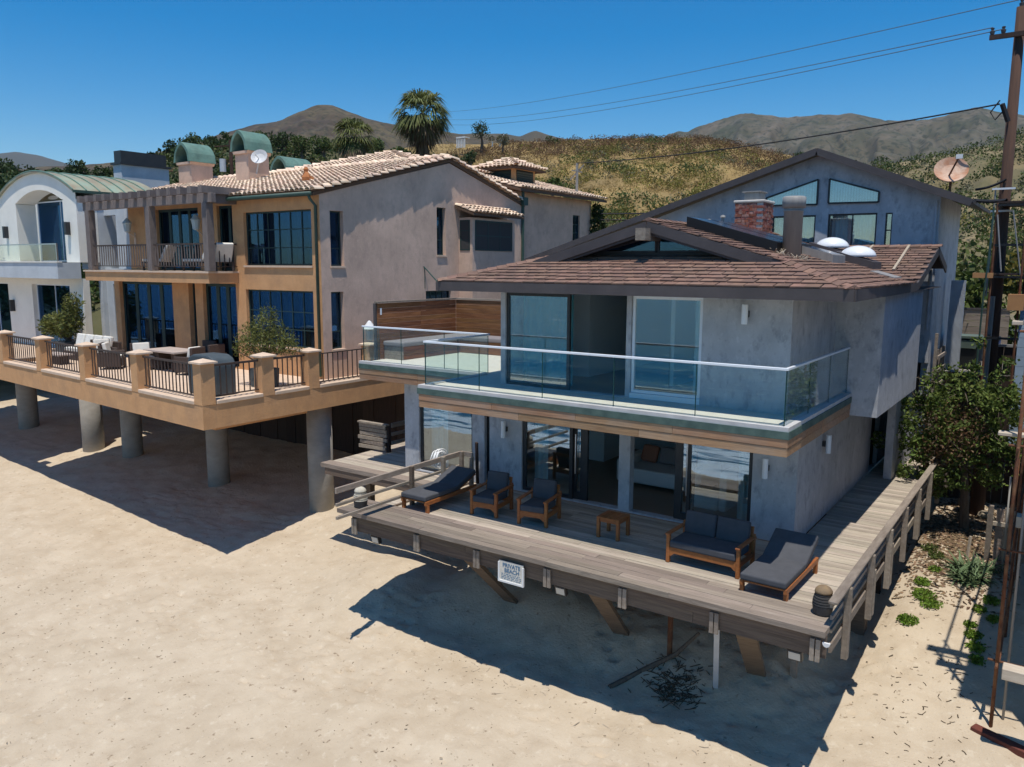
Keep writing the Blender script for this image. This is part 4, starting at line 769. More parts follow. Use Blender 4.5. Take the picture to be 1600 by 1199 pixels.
# landing left of the deck
ld = thing('timber_landing', 'lower left timber landing with a thick front board beside the house corner', 'landing', (-11.6, 3, ZD))
y = 2.42
while y < 6.8: plank(-14.0, -11.56 if y > 2.85 else -9.2, y, parent=ld); y += .142
for i in range(2): plank(-14.05, -9.2, 2.02+i*.19, .186, -3.0, .12, 'bench_plank', bpm, ld)
plank(-13.9, -9.25, 1.98, .06, -3.125, .2, 'beam', bmm, ld)
mb = MB(); mb.box(-13.7, -13.5, 3.4, 3.6, -6, -3.13); obj('post', mb, 'beam', ld)
sr = thing('slatted_railing', 'stubby railing of stacked rough slats on the left landing', 'railing', (-13.5, 4.2, ZD))
for k in range(6):
    mb = MB(); mb.obox((-13.95, 4.0+rk.uniform(-.04, .04), -2.9+k*.135), (1.15+rk.uniform(-.1, .1), .05, .11), (0, rk.uniform(-.03, .03), rk.uniform(-.05, .05))); obj('slat', mb, 'rail', sr)
mb = MB(); mb.box(-14.55, -13.3, 3.93, 4.09, -2.16, -2.11); obj('top_rail', mb, 'rail', sr)
for x, y in ((-13.38, 4.12), (-14.5, 4.1), (-13.4, 6.2)): mb = MB(); mb.box(x-.06, x+.06, y-.05, y+.05, -3.02, -2.17); obj('post', mb, 'dark_wood' if y < 5 else 'rail', sr)
for z0, z1 in ((-2.24, -2.1), (-2.5, -2.4), (-2.78, -2.68)): mb = MB(); mb.box(-13.34, -13.29, 4.2, 6.4, z0, z1); obj('rail', mb, 'rail', sr)
mb = MB(); mb.obox((-8.8, 2.72, -2.4), (.09, .07, 1.15), (.06, .02, 0)); solo('furled_umbrella', mb, 'dark_wood', 'slim dark brown furled umbrella leaning on the wall by the left door', 'umbrella', bev=.02)
for i in range(16): plank(-10.06, -9.06, .0+i*.142, z=-3.12, parent=ld)  # low boards added to fill out the deck's shadow on the sand
# ---------------------------------------------------------------- furniture on the deck
def seat(name, label, cat, x, y, rz, w, n, group=None):
    t = thing(name, label, cat, (x, y, ZD), group); A = lambda *b: (x+b[0], x+b[1], y+b[2], y+b[3], ZD+b[4], ZD+b[5]); h = w/2; d = .38
    for sx in (-1, 1):
        a, b2 = (-h, -h+.07) if sx < 0 else (h-.07, h)
        for ya, yb, zt in ((-d-.05, -d+.03, .57), (d-.04, d+.04, .66)): mb = MB(); mb.box(*A(a, b2, ya, yb, 0, zt)); obj('leg', mb, 'teak', t, bev=.008)
        mb = MB(); mb.box(*A(a-.012, b2+.012, -d-.09, d+.05, .572, .612)); obj('armrest', mb, 'teak', t, bev=.01)
        mb = MB(); mb.box(*A(a+.015, b2-.015, -d+.03, d-.04, .2, .3)); obj('side_rail', mb, 'teak', t)
    mb = MB(); mb.prism([(x-h+.07, ZD+.32), (x-h+.07, ZD+.14), (x-h+.1, ZD+.14), (x-h+.17, ZD+.2), (x+h-.17, ZD+.2), (x+h-.1, ZD+.14), (x+h-.07, ZD+.14), (x+h-.07, ZD+.32)], 'y', y-d-.035, y-d+.015); obj('apron', mb, 'teak', t)
    mb = MB(); mb.box(*A(-h+.07, h-.07, d-.03, d, .2, .32)); mb.bar((x-h+.07, y+d+.08, ZD+.74), (x+h-.07, y+d+.08, ZD+.74), .04, .08); mb.bar((x-h+.09, y+d, ZD+.3), (x-h+.09, y+d+.09, ZD+.78), .05, .05); mb.bar((x+h-.09, y+d, ZD+.3), (x+h-.09, y+d+.09, ZD+.78), .05, .05); obj('back_frame', mb, 'teak', t)
    mb = MB(); mb.box(*A(-h+.075, h-.075, -d-.06, d-.1, .322, .47)); obj('seat_cushion', mb, 'charcoal', t, bev=.035, seg=3)
    k = (w-.16)/n
    for i in range(n): mb = MB(); mb.obox((x-h+.08+k*(i+.5), y+d-.08, ZD+.68), (k-.015, .15, .46), (-.2, 0, 0)); obj('back_cushion', mb, 'charcoal', t, bev=.045, seg=3)
    t.rotation_euler.z = rz; return t
seat('armchair', 'teak armchair with charcoal cushions next to the left sun lounger', 'armchair', -7.12, 1.12, .13, .72, 1, 'teak armchairs on the deck')
seat('armchair', 'teak armchair with charcoal cushions right in front of the sliding glass door', 'armchair', -5.82, 1.2, .16, .74, 1, 'teak armchairs on the deck')
seat('loveseat', 'teak two seat sofa with charcoal cushions by the right glass door', 'sofa', -1.62, .93, -.03, 1.5, 2)
tb = thing('side_table', 'small square slatted teak side table by the doorway column', 'table', (-3.95, 1.27, ZD))
for i in range(5): mb = MB(); mb.box(-4.22+i*.108, -4.22+i*.108+.1, 1.0, 1.54, ZD+.44, ZD+.47); obj('slat', mb, 'teak', tb, bev=.004)
for sx in (-1, 1):
    for sy in (-1, 1): mb = MB(); mb.box(-3.95+sx*.235-.035, -3.95+sx*.235+.035, 1.27+sy*.235-.035, 1.27+sy*.235+.035, ZD, ZD+.438); obj('leg', mb, 'teak', tb, bev=.005)
mb = MB(); mb.box(-4.15, -3.75, 1.02, 1.05, ZD+.36, ZD+.438); mb.box(-4.15, -3.75, 1.49, 1.52, ZD+.36, ZD+.438); mb.box(-4.2, -4.17, 1.07, 1.47, ZD+.36, ZD+.438); mb.box(-3.73, -3.7, 1.07, 1.47, ZD+.36, ZD+.438); obj('apron', mb, 'teak', tb)
def lounger(label, x, y, w, ang):
    t = thing('sun_lounger', label, 'sun lounger', (x, y, ZD), 'sun loungers on the deck'); h = w/2; f = .86
    for sx in (-1, 1):
        mb = MB(); mb.box(x+sx*(h-.03)-.03, x+sx*(h-.03)+.03, y-.98, y+.98, ZD+.2, ZD+.3); obj('side_rail', mb, 'teak', t, bev=.006)
        for sy in (-.9, .9): mb = MB(); mb.box(x+sx*(h-.03)-.035, x+sx*(h-.03)+.035, y+sy-.04, y+sy+.04, ZD, ZD+.199); obj('leg', mb, 'teak', t)
    for i in range(9): mb = MB(); mb.box(x-h+.062, x+h-.062, y-.95+i*.13, y-.95+i*.13+.09, ZD+.255, ZD+.285); obj('slat', mb, 'teak', t)
    mb = MB(); mb.box(x-h+.01, x+h-.01, y-1.0, y+.2, ZD+.302, ZD+.43); obj('mattress', mb, 'charcoal', t, bev=.035, seg=3)
    c, s = math.cos(ang), math.sin(ang); L_ = .82; P = lambda u, v: (y+.21+u*c-v*s, ZD+.302+u*s+v*c)
    mb = MB(); mb.prism([P(0, 0), P(L_, 0), P(L_, .12), P(0, .12)], 'x', x-h+.01, x+h-.01); obj('back_cushion', mb, 'charcoal', t, bev=.03, seg=3)
    mb = MB(); mb.prism([P(.02, -.04), P(L_-.02, -.04), P(L_-.02, -.003), P(.02, -.003)], 'x', x-h+.03, x+h-.03); mb.bar((x, P(.6, -.04)[0], P(.6, -.04)[1]), (x, y+.9, ZD+.28), .05, .03); obj('back_frame', mb, 'teak', t)
    return t
l1 = lounger('charcoal cushioned sun lounger along the left deck railing', -8.64, 1.0, .8, .36)
l2 = lounger('charcoal cushioned sun lounger at the right corner beside the walkway', -.2, .76, .84, .44); l2.rotation_euler.z = -.02
def lantern(label, x, y, z, top, rib, base, h):
    t = thing('lantern', label, 'lantern', (x, y, z), 'round lanterns on the bench ends')
    mb = MB(); mb.lathe([(.13, 0), (.15, .02), (.165, .13*h/.5), (.17, .16*h/.5)], (x, y, z), 20); obj('base', mb, base, t, smooth=False)
    for k in range(5):
        z0 = .165*h/.5+k*.042*h/.5; r = .172-.004*k*k*.5
        mb = MB(); mb.lathe([(r-.03, z0), (r, z0+.006), (r-.002, z0+.03), (r-.03, z0+.037)], (x, y, z), 20); obj('rib', mb, rib, t)
    mb = MB(); z0 = .378*h/.5; mb.lathe([(.145*math.cos(a), z0+.12*h/.5*math.sin(a)) for a in np.linspace(0, 1.5, 8)], (x, y, z), 20); obj('cap', mb, top, t, smooth=True)
lantern('egg shaped lantern with pale ribs on the left end of the bench', -9.75, -.62, -2.938, 'lant_white', 'lant_white', 'lant_dark', .5)
lantern('dark ribbed lantern with tan dome on the right end of the bench', .83, -.33, -2.938, 'lant_tan', 'lant_dark', 'lant_dark', .5)
mb = MB()
for i in range(6): mb.obox((.95+.01*i, 4.1+.03*i, -2.82), (.05, .34-.03*i, .36-.02*i), (0, .35-.05*i, .1*(i-2)))
solo('cloth_bundle', mb, 'blue_cloth', 'folded washed blue cloth propped against the walkway railing', 'cloth', bev=.02, seg=2)
# ---------------------------------------------------------------- beach litter in the sun and shade
def twigs(name, n, x0, x1, y0, y1, l0, l1, r, mat, seed, label, pl=None):
    rg = np.random.default_rng(seed); mb = MB()
    cl = rg.uniform((x0, y0), (x1, y1), (max(4, n//9), 2))
    for i in range(n):
        c = cl[rg.integers(len(cl))]; x, y = (c+rg.normal(0, .5, 2)) if rg.random() < .75 else rg.uniform((x0, y0), (x1, y1)); l = rg.uniform(l0, l1); a = rg.normal(.2, .7)
        x = min(max(x, x0), x1); y = min(max(y, y0), y1); k = 3; pts = []; cx, cy = x, y
        for j in range(k): pts.append((cx, cy, sample_sand(cx, cy)+r*.6)); a += rg.normal(0, .4); cx += l/k*math.cos(a); cy += l/k*math.sin(a)
        mb.path(pts, r*rg.uniform(.6, 1.3), 4)
    return solo(name, mb, mat, label, 'beach litter', kind='stuff')
twigs('beach_litter', 700, -22, 3, -8, .5, .015, .09, .006, 'twig', 1, 'small dark bits of dry seaweed and twigs scattered over the sand')
twigs('beach_litter', 260, .9, 3.2, -3, 6, .02, .16, .009, 'twig', 2, 'dark twigs on the sunlit sand right of the walkway')
twigs('pale_sticks', 60, -7, 1, -1.5, 1.5, .1, .4, .008, 'pale_twig', 3, 'bleached sticks on the shaded sand under the deck')
mb = MB(); mb.path([(-3.4, .2, -5.88), (-3.0, .9, -5.7), (-2.4, 1.3, -5.3), (-2.0, 1.5, -4.8)], [.05, .06, .05, .03], 6); solo('driftwood', mb, 'bark', 'curved driftwood branch standing in the shade under the deck', 'driftwood')
mb = MB(); rgm = np.random.default_rng(9)
for i in range(260): x, y = rgm.normal(-2.2, .28), rgm.normal(.75, .25); z = sample_sand(x, y)+.03; a = rgm.uniform(0, 3.1); mb.bar((x, y, z), (x+.22*math.cos(a), y+.22*math.sin(a), z+rgm.uniform(-.02, .06)), .012, .012)
solo('brush_heap', mb, 'twig', 'heap of dry brown brush on the shaded sand under the deck', 'brush heap', kind='stuff')
# ================================================================ tan house with the tile roof
tan = thing('tan_house', 'large tan stucco house with pale clay tile roof on concrete pillars', 'house', (-22, 9, -1.1))
wall('gable_wall', 'pink', tan, 'R', -17, 4.8, 16.7, -1.9, 5.1, .3, [(5.25, 5.85, 2.76, 4.62), (5.2, 5.78, -.1, 1.88), (10.8, 11.35, 3.2, 5.06), (10.1, 11.65, .9, 1.8)])
mb = MB(); mb.prism([(4.8, 5.1), (16.7, 5.1), (16.7, 5.5), (11.6, 6.82), (4.8, 5.13)], 'x', -17.3, -17.0); obj('gable_peak', mb, 'pink', tan)
wall('front_wall', 'tan', tan, 'F', 4.8, -21.5, -17.301, -1.1, 5.1, .3, [(-21.05, -17.42, 2.77, 4.66), (-21.1, -17.44, -.1, 1.9)])
mb = MB(); mb.box(-17.3, -16.998, 4.797, 4.8, -1.1, 5.1); obj('corner_return', mb, 'tan', tan)
wall('front_wall', 'tan', tan, 'F', 4.83, -30.2, -21.501, -1.1, 2.12, .3, [(-29.8, -25.85, -1.05, 2.08), (-24.75, -24.3, -1.05, 2.08), (-23.8, -21.72, -1.05, 2.08)])
wall('front_wall', 'tan', tan, 'F', 5.2, -29.4, -21.501, 2.5, 5.2, .3, [(-27.3, -24.4, 2.56, 5.0), (-23.2, -22.0, 2.56, 5.0)])
wall('side_wall', 'tan', tan, 'R', -21.5, 4.8, 5.19, 2.5, 5.1, .2)
for args in ((-21.05, -17.42, 2.77, 4.66), (-21.1, -17.44, -.1, 1.9)):
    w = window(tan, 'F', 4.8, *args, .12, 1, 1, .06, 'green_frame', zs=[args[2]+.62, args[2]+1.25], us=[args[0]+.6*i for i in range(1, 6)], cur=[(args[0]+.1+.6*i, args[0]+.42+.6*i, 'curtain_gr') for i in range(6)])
    mb = MB(); mb.box(args[0]-.04, args[1]+.04, 4.74, 4.9, args[2]-.07, args[2]-.002); obj('sill', mb, 'trim', w)
for args in ((5.25, 5.85, 2.76, 4.62), (5.2, 5.78, -.1, 1.88), (10.8, 11.35, 3.2, 5.06)):
    w = window(tan, 'R', -17, *args, .16, 1, 1, .05, 'green_frame', zs=[args[2]+.6])
    mb = MB(); mb.box(-17.14, -16.95, args[0]-.03, args[1]+.03, args[2]-.06, args[2]-.002); obj('sill', mb, 'trim', w)
window(tan, 'R', -17, 10.1, 11.65, .9, 1.8, .1, 4, 2, .05, 'green_frame')
window(tan, 'F', 4.83, -29.8, -25.85, -1.05, 2.08, .15, 4, 1, .12, 'green_frame', mull=.22, cur=[(-28.6, -28.1, 'curtain_gr'), (-27.5, -27.1, 'curtain_gr')], name='folding_door')
window(tan, 'F', 4.83, -24.75, -24.3, -1.05, 2.08, .2, 1, 1, .06, 'green_frame')
window(tan, 'F', 4.83, -23.8, -21.72, -1.05, 2.08, .15, 3, 1, .12, 'green_frame', mull=.2, cur=[(-23.4, -23.1, 'curtain_gr')], name='folding_door')
window(tan, 'F', 5.2, -27.3, -24.4, 2.56, 5.0, .12, 4, 1, .1, 'green_frame', mull=.16, cur=[(-26.4, -25.9, 'curtain_gr'), (-25.6, -25.2, 'curtain_gr')], name='balcony_door')
window(tan, 'F', 5.2, -23.2, -22.0, 2.56, 5.0, .12, 2, 1, .1, 'green_frame', mull=.14, cur=[(-22.7, -22.3, 'curtain_gr')], name='balcony_door')
# upper balcony with pergola
mb = MB(); mb.box(-30.05, -21.48, 3.55, 5.19, 2.12, 2.48); obj('balcony_slab', mb, 'tan', tan)
mb = MB(); mb.box(-30.1, -21.43, 3.5, 5.18, 2.482, 2.55); obj('balcony_ledge', mb, 'trim', tan)
bal = MB(); bal.box(-.014, .014, -.014, .014, -.41, .41); balm = mesh_of('baluster', bal, 'iron'); balw = mesh_of('baluster', bal, 'pergola')
def rail_run(a, b, zt, zb, parent, me, mat, sp=.17, hr=.06):
    a = Vector(a); b = Vector(b); l = (b-a).length; n = max(2, round(l/sp))
    for z, h in ((zt, hr), (zb, .035)): mb = MB(); mb.bar((a.x, a.y, z), (b.x, b.y, z), .05, h); obj('rail', mb, mat, parent)
    for i in range(n):
        p = a.lerp(b, (i+.5)/n); piece('baluster', me, parent, (p.x, p.y, (zt+zb)/2), (0, 0, math.atan2(b.y-a.y, b.x-a.x)), (1, 1, (zt-zb-hr/2-.02)/.82))
rail_run((-29.35, 3.62), (-25.28, 3.62), 3.53, 2.72, tan, balw, 'iron'); rail_run((-24.95, 3.62), (-21.7, 3.62), 3.53, 2.72, tan, balw, 'iron'); rail_run((-21.52, 3.75), (-21.52, 4.78), 3.53, 2.72, tan, balm, 'iron', .2)
for x in (-29.52, -25.12, -21.5): mb = MB(); mb.box(x-.15, x+.15, 3.5, 3.78, 2.552, 4.95); obj('pergola_post', mb, 'pergola', tan, bev=.01)
mb = MB(); mb.box(-29.85, -21.1, 3.54, 3.74, 4.952, 5.27); obj('pergola_beam', mb, 'pergola', tan, bev=.01)
mb = MB(); mb.box(-21.7, -21.4, 3.745, 5.2, 4.96, 5.26); obj('pergola_beam', mb, 'pergola', tan)
for i in range(14): mb = MB(); x = -29.7+i*.64; mb.box(x-.11, x+.11, 3.3, 5.19, 5.272, 5.52); obj('rafter', mb, 'pergola', tan)
for x, l in ((-28.9, 'left'), (-24.05, 'right')):
    mb = MB(); mb.lathe([(.05, -.25), (.12, -.2), (.17, .12), (.2, .14), (.11, .25), (.05, .33), (.001, .36)], (x, 4.85, 4.35), 8); la = obj('wall_lantern', mb, 'curtain', tan)
    mb = MB(); mb.bar((x, 4.9, 4.1), (x, 5.19, 3.9), .05, .05); mb.box(x-.05, x+.05, 5.15, 5.199, 3.5, 4.1); obj('bracket', mb, 'trim', la)
def daybed(x, y, z, rz, label, grp, cat='lounge chair', nm='lounge_chair', cush='white_cush'):
    t = thing(nm, label, cat, (x, y, z), grp)
    mb = MB()
    for sx in (-.3, .3):
        for sy in (-.5, .45): mb.box(x+sx-.03, x+sx+.03, y+sy-.03, y+sy+.03, z, z+.28)
        mb.box(x+sx-.03, x+sx+.03, y-.55, y+.5, z+.281, z+.34)
    obj('frame', mb, 'wicker', t)
    mb = MB(); mb.obox((x, y-.15, z+.4), (.62, .8, .11)); obj('seat_cushion', mb, cush, t, bev=.03, seg=2)
    mb = MB(); mb.obox((x, y+.43, z+.68), (.62, .12, .75), (-.5, 0, 0)); obj('back_cushion', mb, cush, t, bev=.03, seg=2); t.rotation_euler.z = rz
daybed(-26.0, 4.45, 2.55, -1.2, 'white cushioned lounge chair by the middle pergola post on the upper balcony', 'upper balcony lounge chairs')
daybed(-23.3, 4.45, 2.55, -1.2, 'white cushioned lounge chair before the balcony doors beside the right lantern', 'upper balcony lounge chairs')
daybed(-21.95, 4.4, 2.55, -1.9, 'white cushioned lounge chair at the right end of the upper balcony', 'upper balcony lounge chairs')
# ---- tile roofs
TZ = lambda y: 5.15+(y-4.45)*.255
bt = MB(); nn = 6; vs = []
for (yy, r, dz) in ((-.23, .122, .03), (.23, .092, -.01)):
    vs += [(r*math.cos(math.pi*k/nn), yy, dz+r*.78*math.sin(math.pi*k/nn)) for k in range(nn+1)]
    vs += [((r-.02)*math.cos(math.pi*k/nn), yy, dz-.006+(r-.02)*.78*math.sin(math.pi*k/nn)) for k in range(nn+1)]
k1 = nn+1; fsx = [(k, k+1, 2*k1+k+1, 2*k1+k) for k in range(nn)] + [(k, k1+k, k1+k+1, k+1) for k in range(nn)]
bt.add(vs, fsx)
fr = plane_frames((-34, 4.45, 5.2), (1, 0, 0), (0, 1, .255), [(3.7, 0), (17.15, 0), (17.15, 7.4), (0, 7.4), (0, 4.3), (3.7, 4.3)], .25, .40, .012, .07, False, .018, 11)
mb = MB(); mb.slab([(-30.3, 4.5, 5.17), (-16.95, 4.5, 5.17), (-16.95, 8.6, 6.215), (-30.3, 8.6, 6.215)], .12); mb.slab([(-34, 8.6, 6.215), (-16.95, 8.6, 6.215), (-16.95, 11.6, 6.98), (-34, 11.6, 6.98)], .12); mb.slab([(-34, 11.6, 6.98), (-16.95, 11.6, 6.98), (-16.95, 16.9, 5.55), (-34, 16.9, 5.55)], .12)
mb.slab([(-16.7, 16.2, 6.2), (-16.7, 24.2, 6.2), (-22.5, 24.2, 7.65), (-22.5, 16.2, 7.65)], .12)
HP = (-23.8, 15.6, 8.15); e = [(-28.2, 12.2, 7.15), (-19.8, 12.2, 7.15), (-19.8, 19, 7.15), (-28.2, 19, 7.15)]
for i in range(4): mb.slab([e[i], e[(i+1) % 4], HP], .1)
mb.slab([(-17.02, 11.9, 5.2), (-17.02, 15.5, 5.2), (-16.02, 15.5, 4.86), (-16.02, 11.9, 4.86)], .08)
CP = (-19.5, 19.3, 7.95); ce = [(-20.8, 18.0, 7.43), (-18.2, 18.0, 7.43), (-18.2, 20.6, 7.43), (-20.8, 20.6, 7.43)]
for i in range(4): mb.slab([ce[i], ce[(i+1) % 4], CP], .08)
obj('roof', mb, 'tile_dark', tan)
fr += plane_frames((-16.95, 16.9, 5.6), (-1, 0, 0), (0, -1, .27), [(0, 0), (17, 0), (17, 5.4), (0, 5.4)], .25, .40, .0, .035, False, .012, 12)
fr += plane_frames((-16.7, 16.2, 6.24), (0, 1, 0), (-1, 0, .25), [(0, 0), (8, 0), (8, 5.9), (0, 5.9)], .25, .40, .0, .035, False, .012, 13)
fr += plane_frames((-28.2, 12.2, 7.18), (1, 0, 0), (0, 1, .294), [(0, 0), (8.4, 0), (4.4, 3.5)], .25, .4, .0, .035, False, .012, 14)
fr += plane_frames((-19.8, 12.2, 7.18), (0, 1, 0), (-1, 0, .25), [(0, 0), (6.8, 0), (3.4, 4.1)], .25, .4, .0, .035, False, .012, 15)
fr += plane_frames((-16.02, 11.9, 4.9), (0, 1, 0), (-1, 0, .34), [(0, 0), (3.6, 0), (3.6, 1), (0, 1)], .25, .36, .0, .03, False, .01, 16)
fr += plane_frames((-20.8, 18.0, 7.46), (1, 0, 0), (0, 1, .4), [(0, 0), (2.6, 0), (1.3, 1.4)], .25, .36, .0, .03, False, .01, 17)
fr += plane_frames((-18.2, 18.0, 7.46), (0, 1, 0), (-1, 0, .4), [(0, 0), (2.6, 0), (1.3, 1.4)], .25, .36, .0, .03, False, .01, 18)
def cap_line(a, b):
    a = Vector(a); b = Vector(b); d = (b-a).normalized(); sd = d.cross(Vector((0, 0, 1))).normalized(); up = sd.cross(d); n = max(2, round((b-a).length/.42)); out = []
    for i in range(n):
        m = Matrix((sd*1.25, d, up*1.25)).transposed().to_4x4(); m.translation = a.lerp(b, (i+.5)/n); out.append(m)
    return out
fr += cap_line((-16.95, 4.5, 5.23), (-16.95, 11.6, 7.04)) + cap_line((-16.95, 16.9, 5.62), (-16.95, 11.6, 7.04)) + cap_line((-34, 11.6, 7.08), (-16.95, 11.6, 7.08))
for c in e[:3]: fr += cap_line((c[0], c[1], c[2]+.06), (HP[0], HP[1], HP[2]+.06))
for c in ce[:3]: fr += cap_line((c[0], c[1], c[2]+.05), (CP[0], CP[1], CP[2]+.05))
tile_field(tan, bt, 'tile', fr, 300, 'roof_tile', 'roof_tile_field')
mb = MB(); mb.path([(-28, 4.4, 5.12), (-16.95, 4.4, 5.12)], .07, 8); obj('gutter', mb, 'green_metal', tan, smooth=True)
mb = MB(); mb.path([(-17.1, 4.42, 5.1), (-17.1, 4.5, 4.95), (-17.12, 4.73, 4.75), (-17.12, 4.73, -1.0)], .05, 8); obj('downpipe', mb, 'green_metal', tan, smooth=True)
# bay window, wing, cupola
mb = MB(); mb.box(-16.999, -16.3, 12.18, 15.17, 1.0, 4.72); obj('bay_wall', mb, 'pink', tan)
w = window(tan, 'R', -16.3, 12.35, 14.97, 3.4, 4.62, -.02, 3, 2, .06, 'green_frame', back=False, name='bay_window', mull=.05)
mb = MB(); mb.box(-16.302, -16.297, 12.4, 14.9, 3.45, 4.57); obj('lining', mb, 'inner_shade', w)
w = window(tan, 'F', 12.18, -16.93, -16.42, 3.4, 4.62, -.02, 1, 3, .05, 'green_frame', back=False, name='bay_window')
mb = MB(); mb.box(-16.9, -16.45, 12.177, 12.182, 3.45, 4.57); obj('lining', mb, 'inner_shade', w)
wall('wing_wall', 'pink', tan, 'R', -17.3, 16.7, 23.6, .5, 6.15, .3, [(21.75, 22.45, 4.0, 5.35)])
w = window(tan, 'R', -17.3, 21.75, 22.45, 4.0, 5.35, .08, 2, 3, .05, 'green_frame', name='arched_window')
mb = MB(); mb.tube((-16.95, 16.75, 6.1), (-16.95, 16.75, 2), .07); mb.box(-17.1, -16.8, 16.6, 16.95, 5.5, 5.85); obj('downpipe', mb, 'green_metal', tan)
mb = MB(); mb.box(-20.4, -18.6, 18.4, 20.2, 6.2, 7.41); cu = obj('cupola', mb, 'tan', tan)
for k in range(7):
    mb = MB(); z = 6.62+k*.105; mb.obox((-19.5, 18.39, z), (1.4, .05, .09), (.5, 0, 0)); obj('louvre_slat', mb, 'green_frame', cu)
    mb = MB(); mb.obox((-18.59, 19.3, z), (.05, 1.4, .09), (0, .5, 0)); obj('louvre_slat', mb, 'green_frame', cu)
mb = MB(); mb.box(-20.22, -18.78, 18.385, 18.4, 6.55, 7.36); mb.box(-18.6, -18.585, 18.58, 20.02, 6.55, 7.36); obj('louvre_backing', mb, 'inner_shade', cu)
ma = MB(); ma.tube((-17.6, 22.6, 6.4), (-17.6, 22.6, 8.0), .07); ma.bar((-17.6, 22.1, 7.6), (-17.6, 23.1, 7.6), .05, .05); ma.bar((-18, 22.6, 7.2), (-17.2, 22.6, 7.9), .05, .05); solo('service_mast', ma, 'galv', 'thin metal service mast standing on the far tile roof wing', 'mast')
def ogive(x0, x1, z0, h, n=8):
    c = (x0+x1)/2; w = (x1-x0)/2; T = [math.acos(1-.69*k/n) for k in range(n)]; L_ = [(c-w*(math.cos(a)-.31)/.69, z0+h*math.sin(a)/.951) for a in T]; return L_ + [(c, z0+h)] + [(2*c-a, b) for a, b in L_[::-1]]
def copper_chimney(x0, x1, y0, y1, z0, z1, h, label=None):
    mb = MB(); mb.box(x0, x1, y0, y1, z0, z1-.12); mb.prism([(x0-.02, z1-.119), (x1+.02, z1-.119), (x1+.1, z1), (x0-.1, z1)], 'y', y0-.08, y1+.08); c = obj('chimney', mb, 'pink', tan)
    o = ogive(x0-.14, x1+.14, z1+.002, h); i_ = ogive(x0, x1, z1+.002, h-.14); n = len(o); mb = MB()
    for y in (y0-.16, y1+.12): mb.add([(a, y, b) for a, b in o]+[(a, y, b) for a, b in i_], [(k, k+1, n+k+1, n+k) for k in range(n-1)])
    for pl_, in ((o,), (i_,)): mb.add([(a, y, b) for y in (y0-.16, y1+.12) for a, b in pl_], [(k, k+1, n+k+1, n+k) for k in range(n-1)])
    obj('copper_hood', mb, 'copper', c); mb = MB(); mb.prism(ogive(x0+.01, x1-.01, z1+.003, h-.16), 'y', (y0+y1)/2, (y0+y1)/2+.03); obj('hood_shade_sheet', mb, 'black', c); return c  # black sheet paints the shade inside the hood opening
copper_chimney(-27.1, -26.2, 9.0, 10.1, 6.0, 7.72, .88); copper_chimney(-33.0, -31.95, 10.0, 11.2, 6.3, 7.75, .95); copper_chimney(-30, -28.9, 13.4, 14.9, 6.3, 7.3, .9)
ds = thing('satellite_dish', 'small pale satellite dish on the side of the pink copper capped chimney', 'satellite dish', (-25.8, 9.4, 7))
mb = MB(); mb.lathe([(.001, -.1), (.2, -.07), (.36, .02), (.36, .04), (.2, -.05), (.001, -.08)], (0, 0, 0), 18); o = obj('reflector', mb, 'dish_w', None); o.parent = ds; o.location = (.18, -.25, .42); o.rotation_euler = (1.05, .15, .5)
mb = MB(); mb.tube((-26.05, 9.3, 6.75), (-25.7, 9.2, 7.35), .035); mb.tube((-25.7, 9.2, 7.35), (-25.55, 8.85, 7.5), .02); obj('mount', mb, 'dish_w', ds)
mb = MB(); mb.lathe([(.001, 0), (.09, .0), (.16, .12), (.17, .22), (.11, .36), (.07, .42), (.095, .5), (.06, .58), (.001, .6)], (-19.8, 6.7, 5.78), 10); mb.add([(-19.65, 6.7, 6.1), (-19.5, 6.85, 5.95), (-19.55, 6.8, 5.85), (-19.7, 6.72, 5.85)], [(0, 1, 2, 3)]); mb.add([(-19.86, 6.6, 6.3), (-19.74, 6.6, 6.3), (-19.8, 6.5, 6.27)], [(0, 1, 2)])
solo('bird_figure', mb, 'clay', 'orange clay bird figure standing on the pale tile roof', 'figurine')
br = MB(); br.tube((-17, 10.0, 2.75), (-16.2, 10.1, 2.0), .025); br.tube((-17, 10.05, 2.7), (-17, 10.05, 1.9), .02); br.lathe([(.02, 0), (.12, .03), (.1, .16), (.02, .2)], (-16.2, 10.1, 1.82), 8); obj('lamp_bracket', br, 'green_metal', tan)
# ---- deck on pillars
A_ = Vector((-15.9, -.65, 0)); DR = Vector((-15.5, 1.15, 0)).normalized()
fp = lambda s, o_=0.: (A_+DR*s+Vector((DR.y, -DR.x, 0))*-o_)
td = thing('tan_deck', 'tan stucco terrace with balustrade raised on round concrete pillars', 'terrace', (-20, 3, -1.1))
fy = lambda x: -.65-(x+15.9)*1.15/15.5
for x0, x1 in ((-15.9, -30.3), (-31.8, -44)): mb = MB(); mb.prism([(x0, fy(x0)+.401), (x0, 8.5), (x1, 8.5), (x1, fy(x1)+.401)], 'z', -1.83, -1.14); obj('slab', mb, 'tan', td); mb = MB(); e_ = .2 if x0 > -20 else 0; mb.prism([(x0-e_, fy(x0)+.4), (x0-e_, 8.4), (x1, 8.4), (x1, fy(x1)+.4)], 'z', -1.138, -1.1); obj('paving', mb, 'trim', td)
mb = MB(); mb.prism([(-15.9, fy(-15.9)), (-15.9, fy(-15.9)+.4), (-44, fy(-44)+.4), (-44, fy(-44))], 'z', -1.83, -1.14); obj('fascia_beam', mb, 'tan', td)
mb = MB(); mb.prism([(-16.3, .0), (-16.3, 3.4), (-30.2, 3.4), (-30.2, 1.0)], 'z', -1.98, -1.832); obj('slab_step', mb, 'tan', td)
def ledge(a, b): mb = MB(); mb.bar((a.x, a.y, -1.085), (b.x, b.y, -1.085), .46, .11); obj('ledge', mb, 'trim', td, bev=.015)
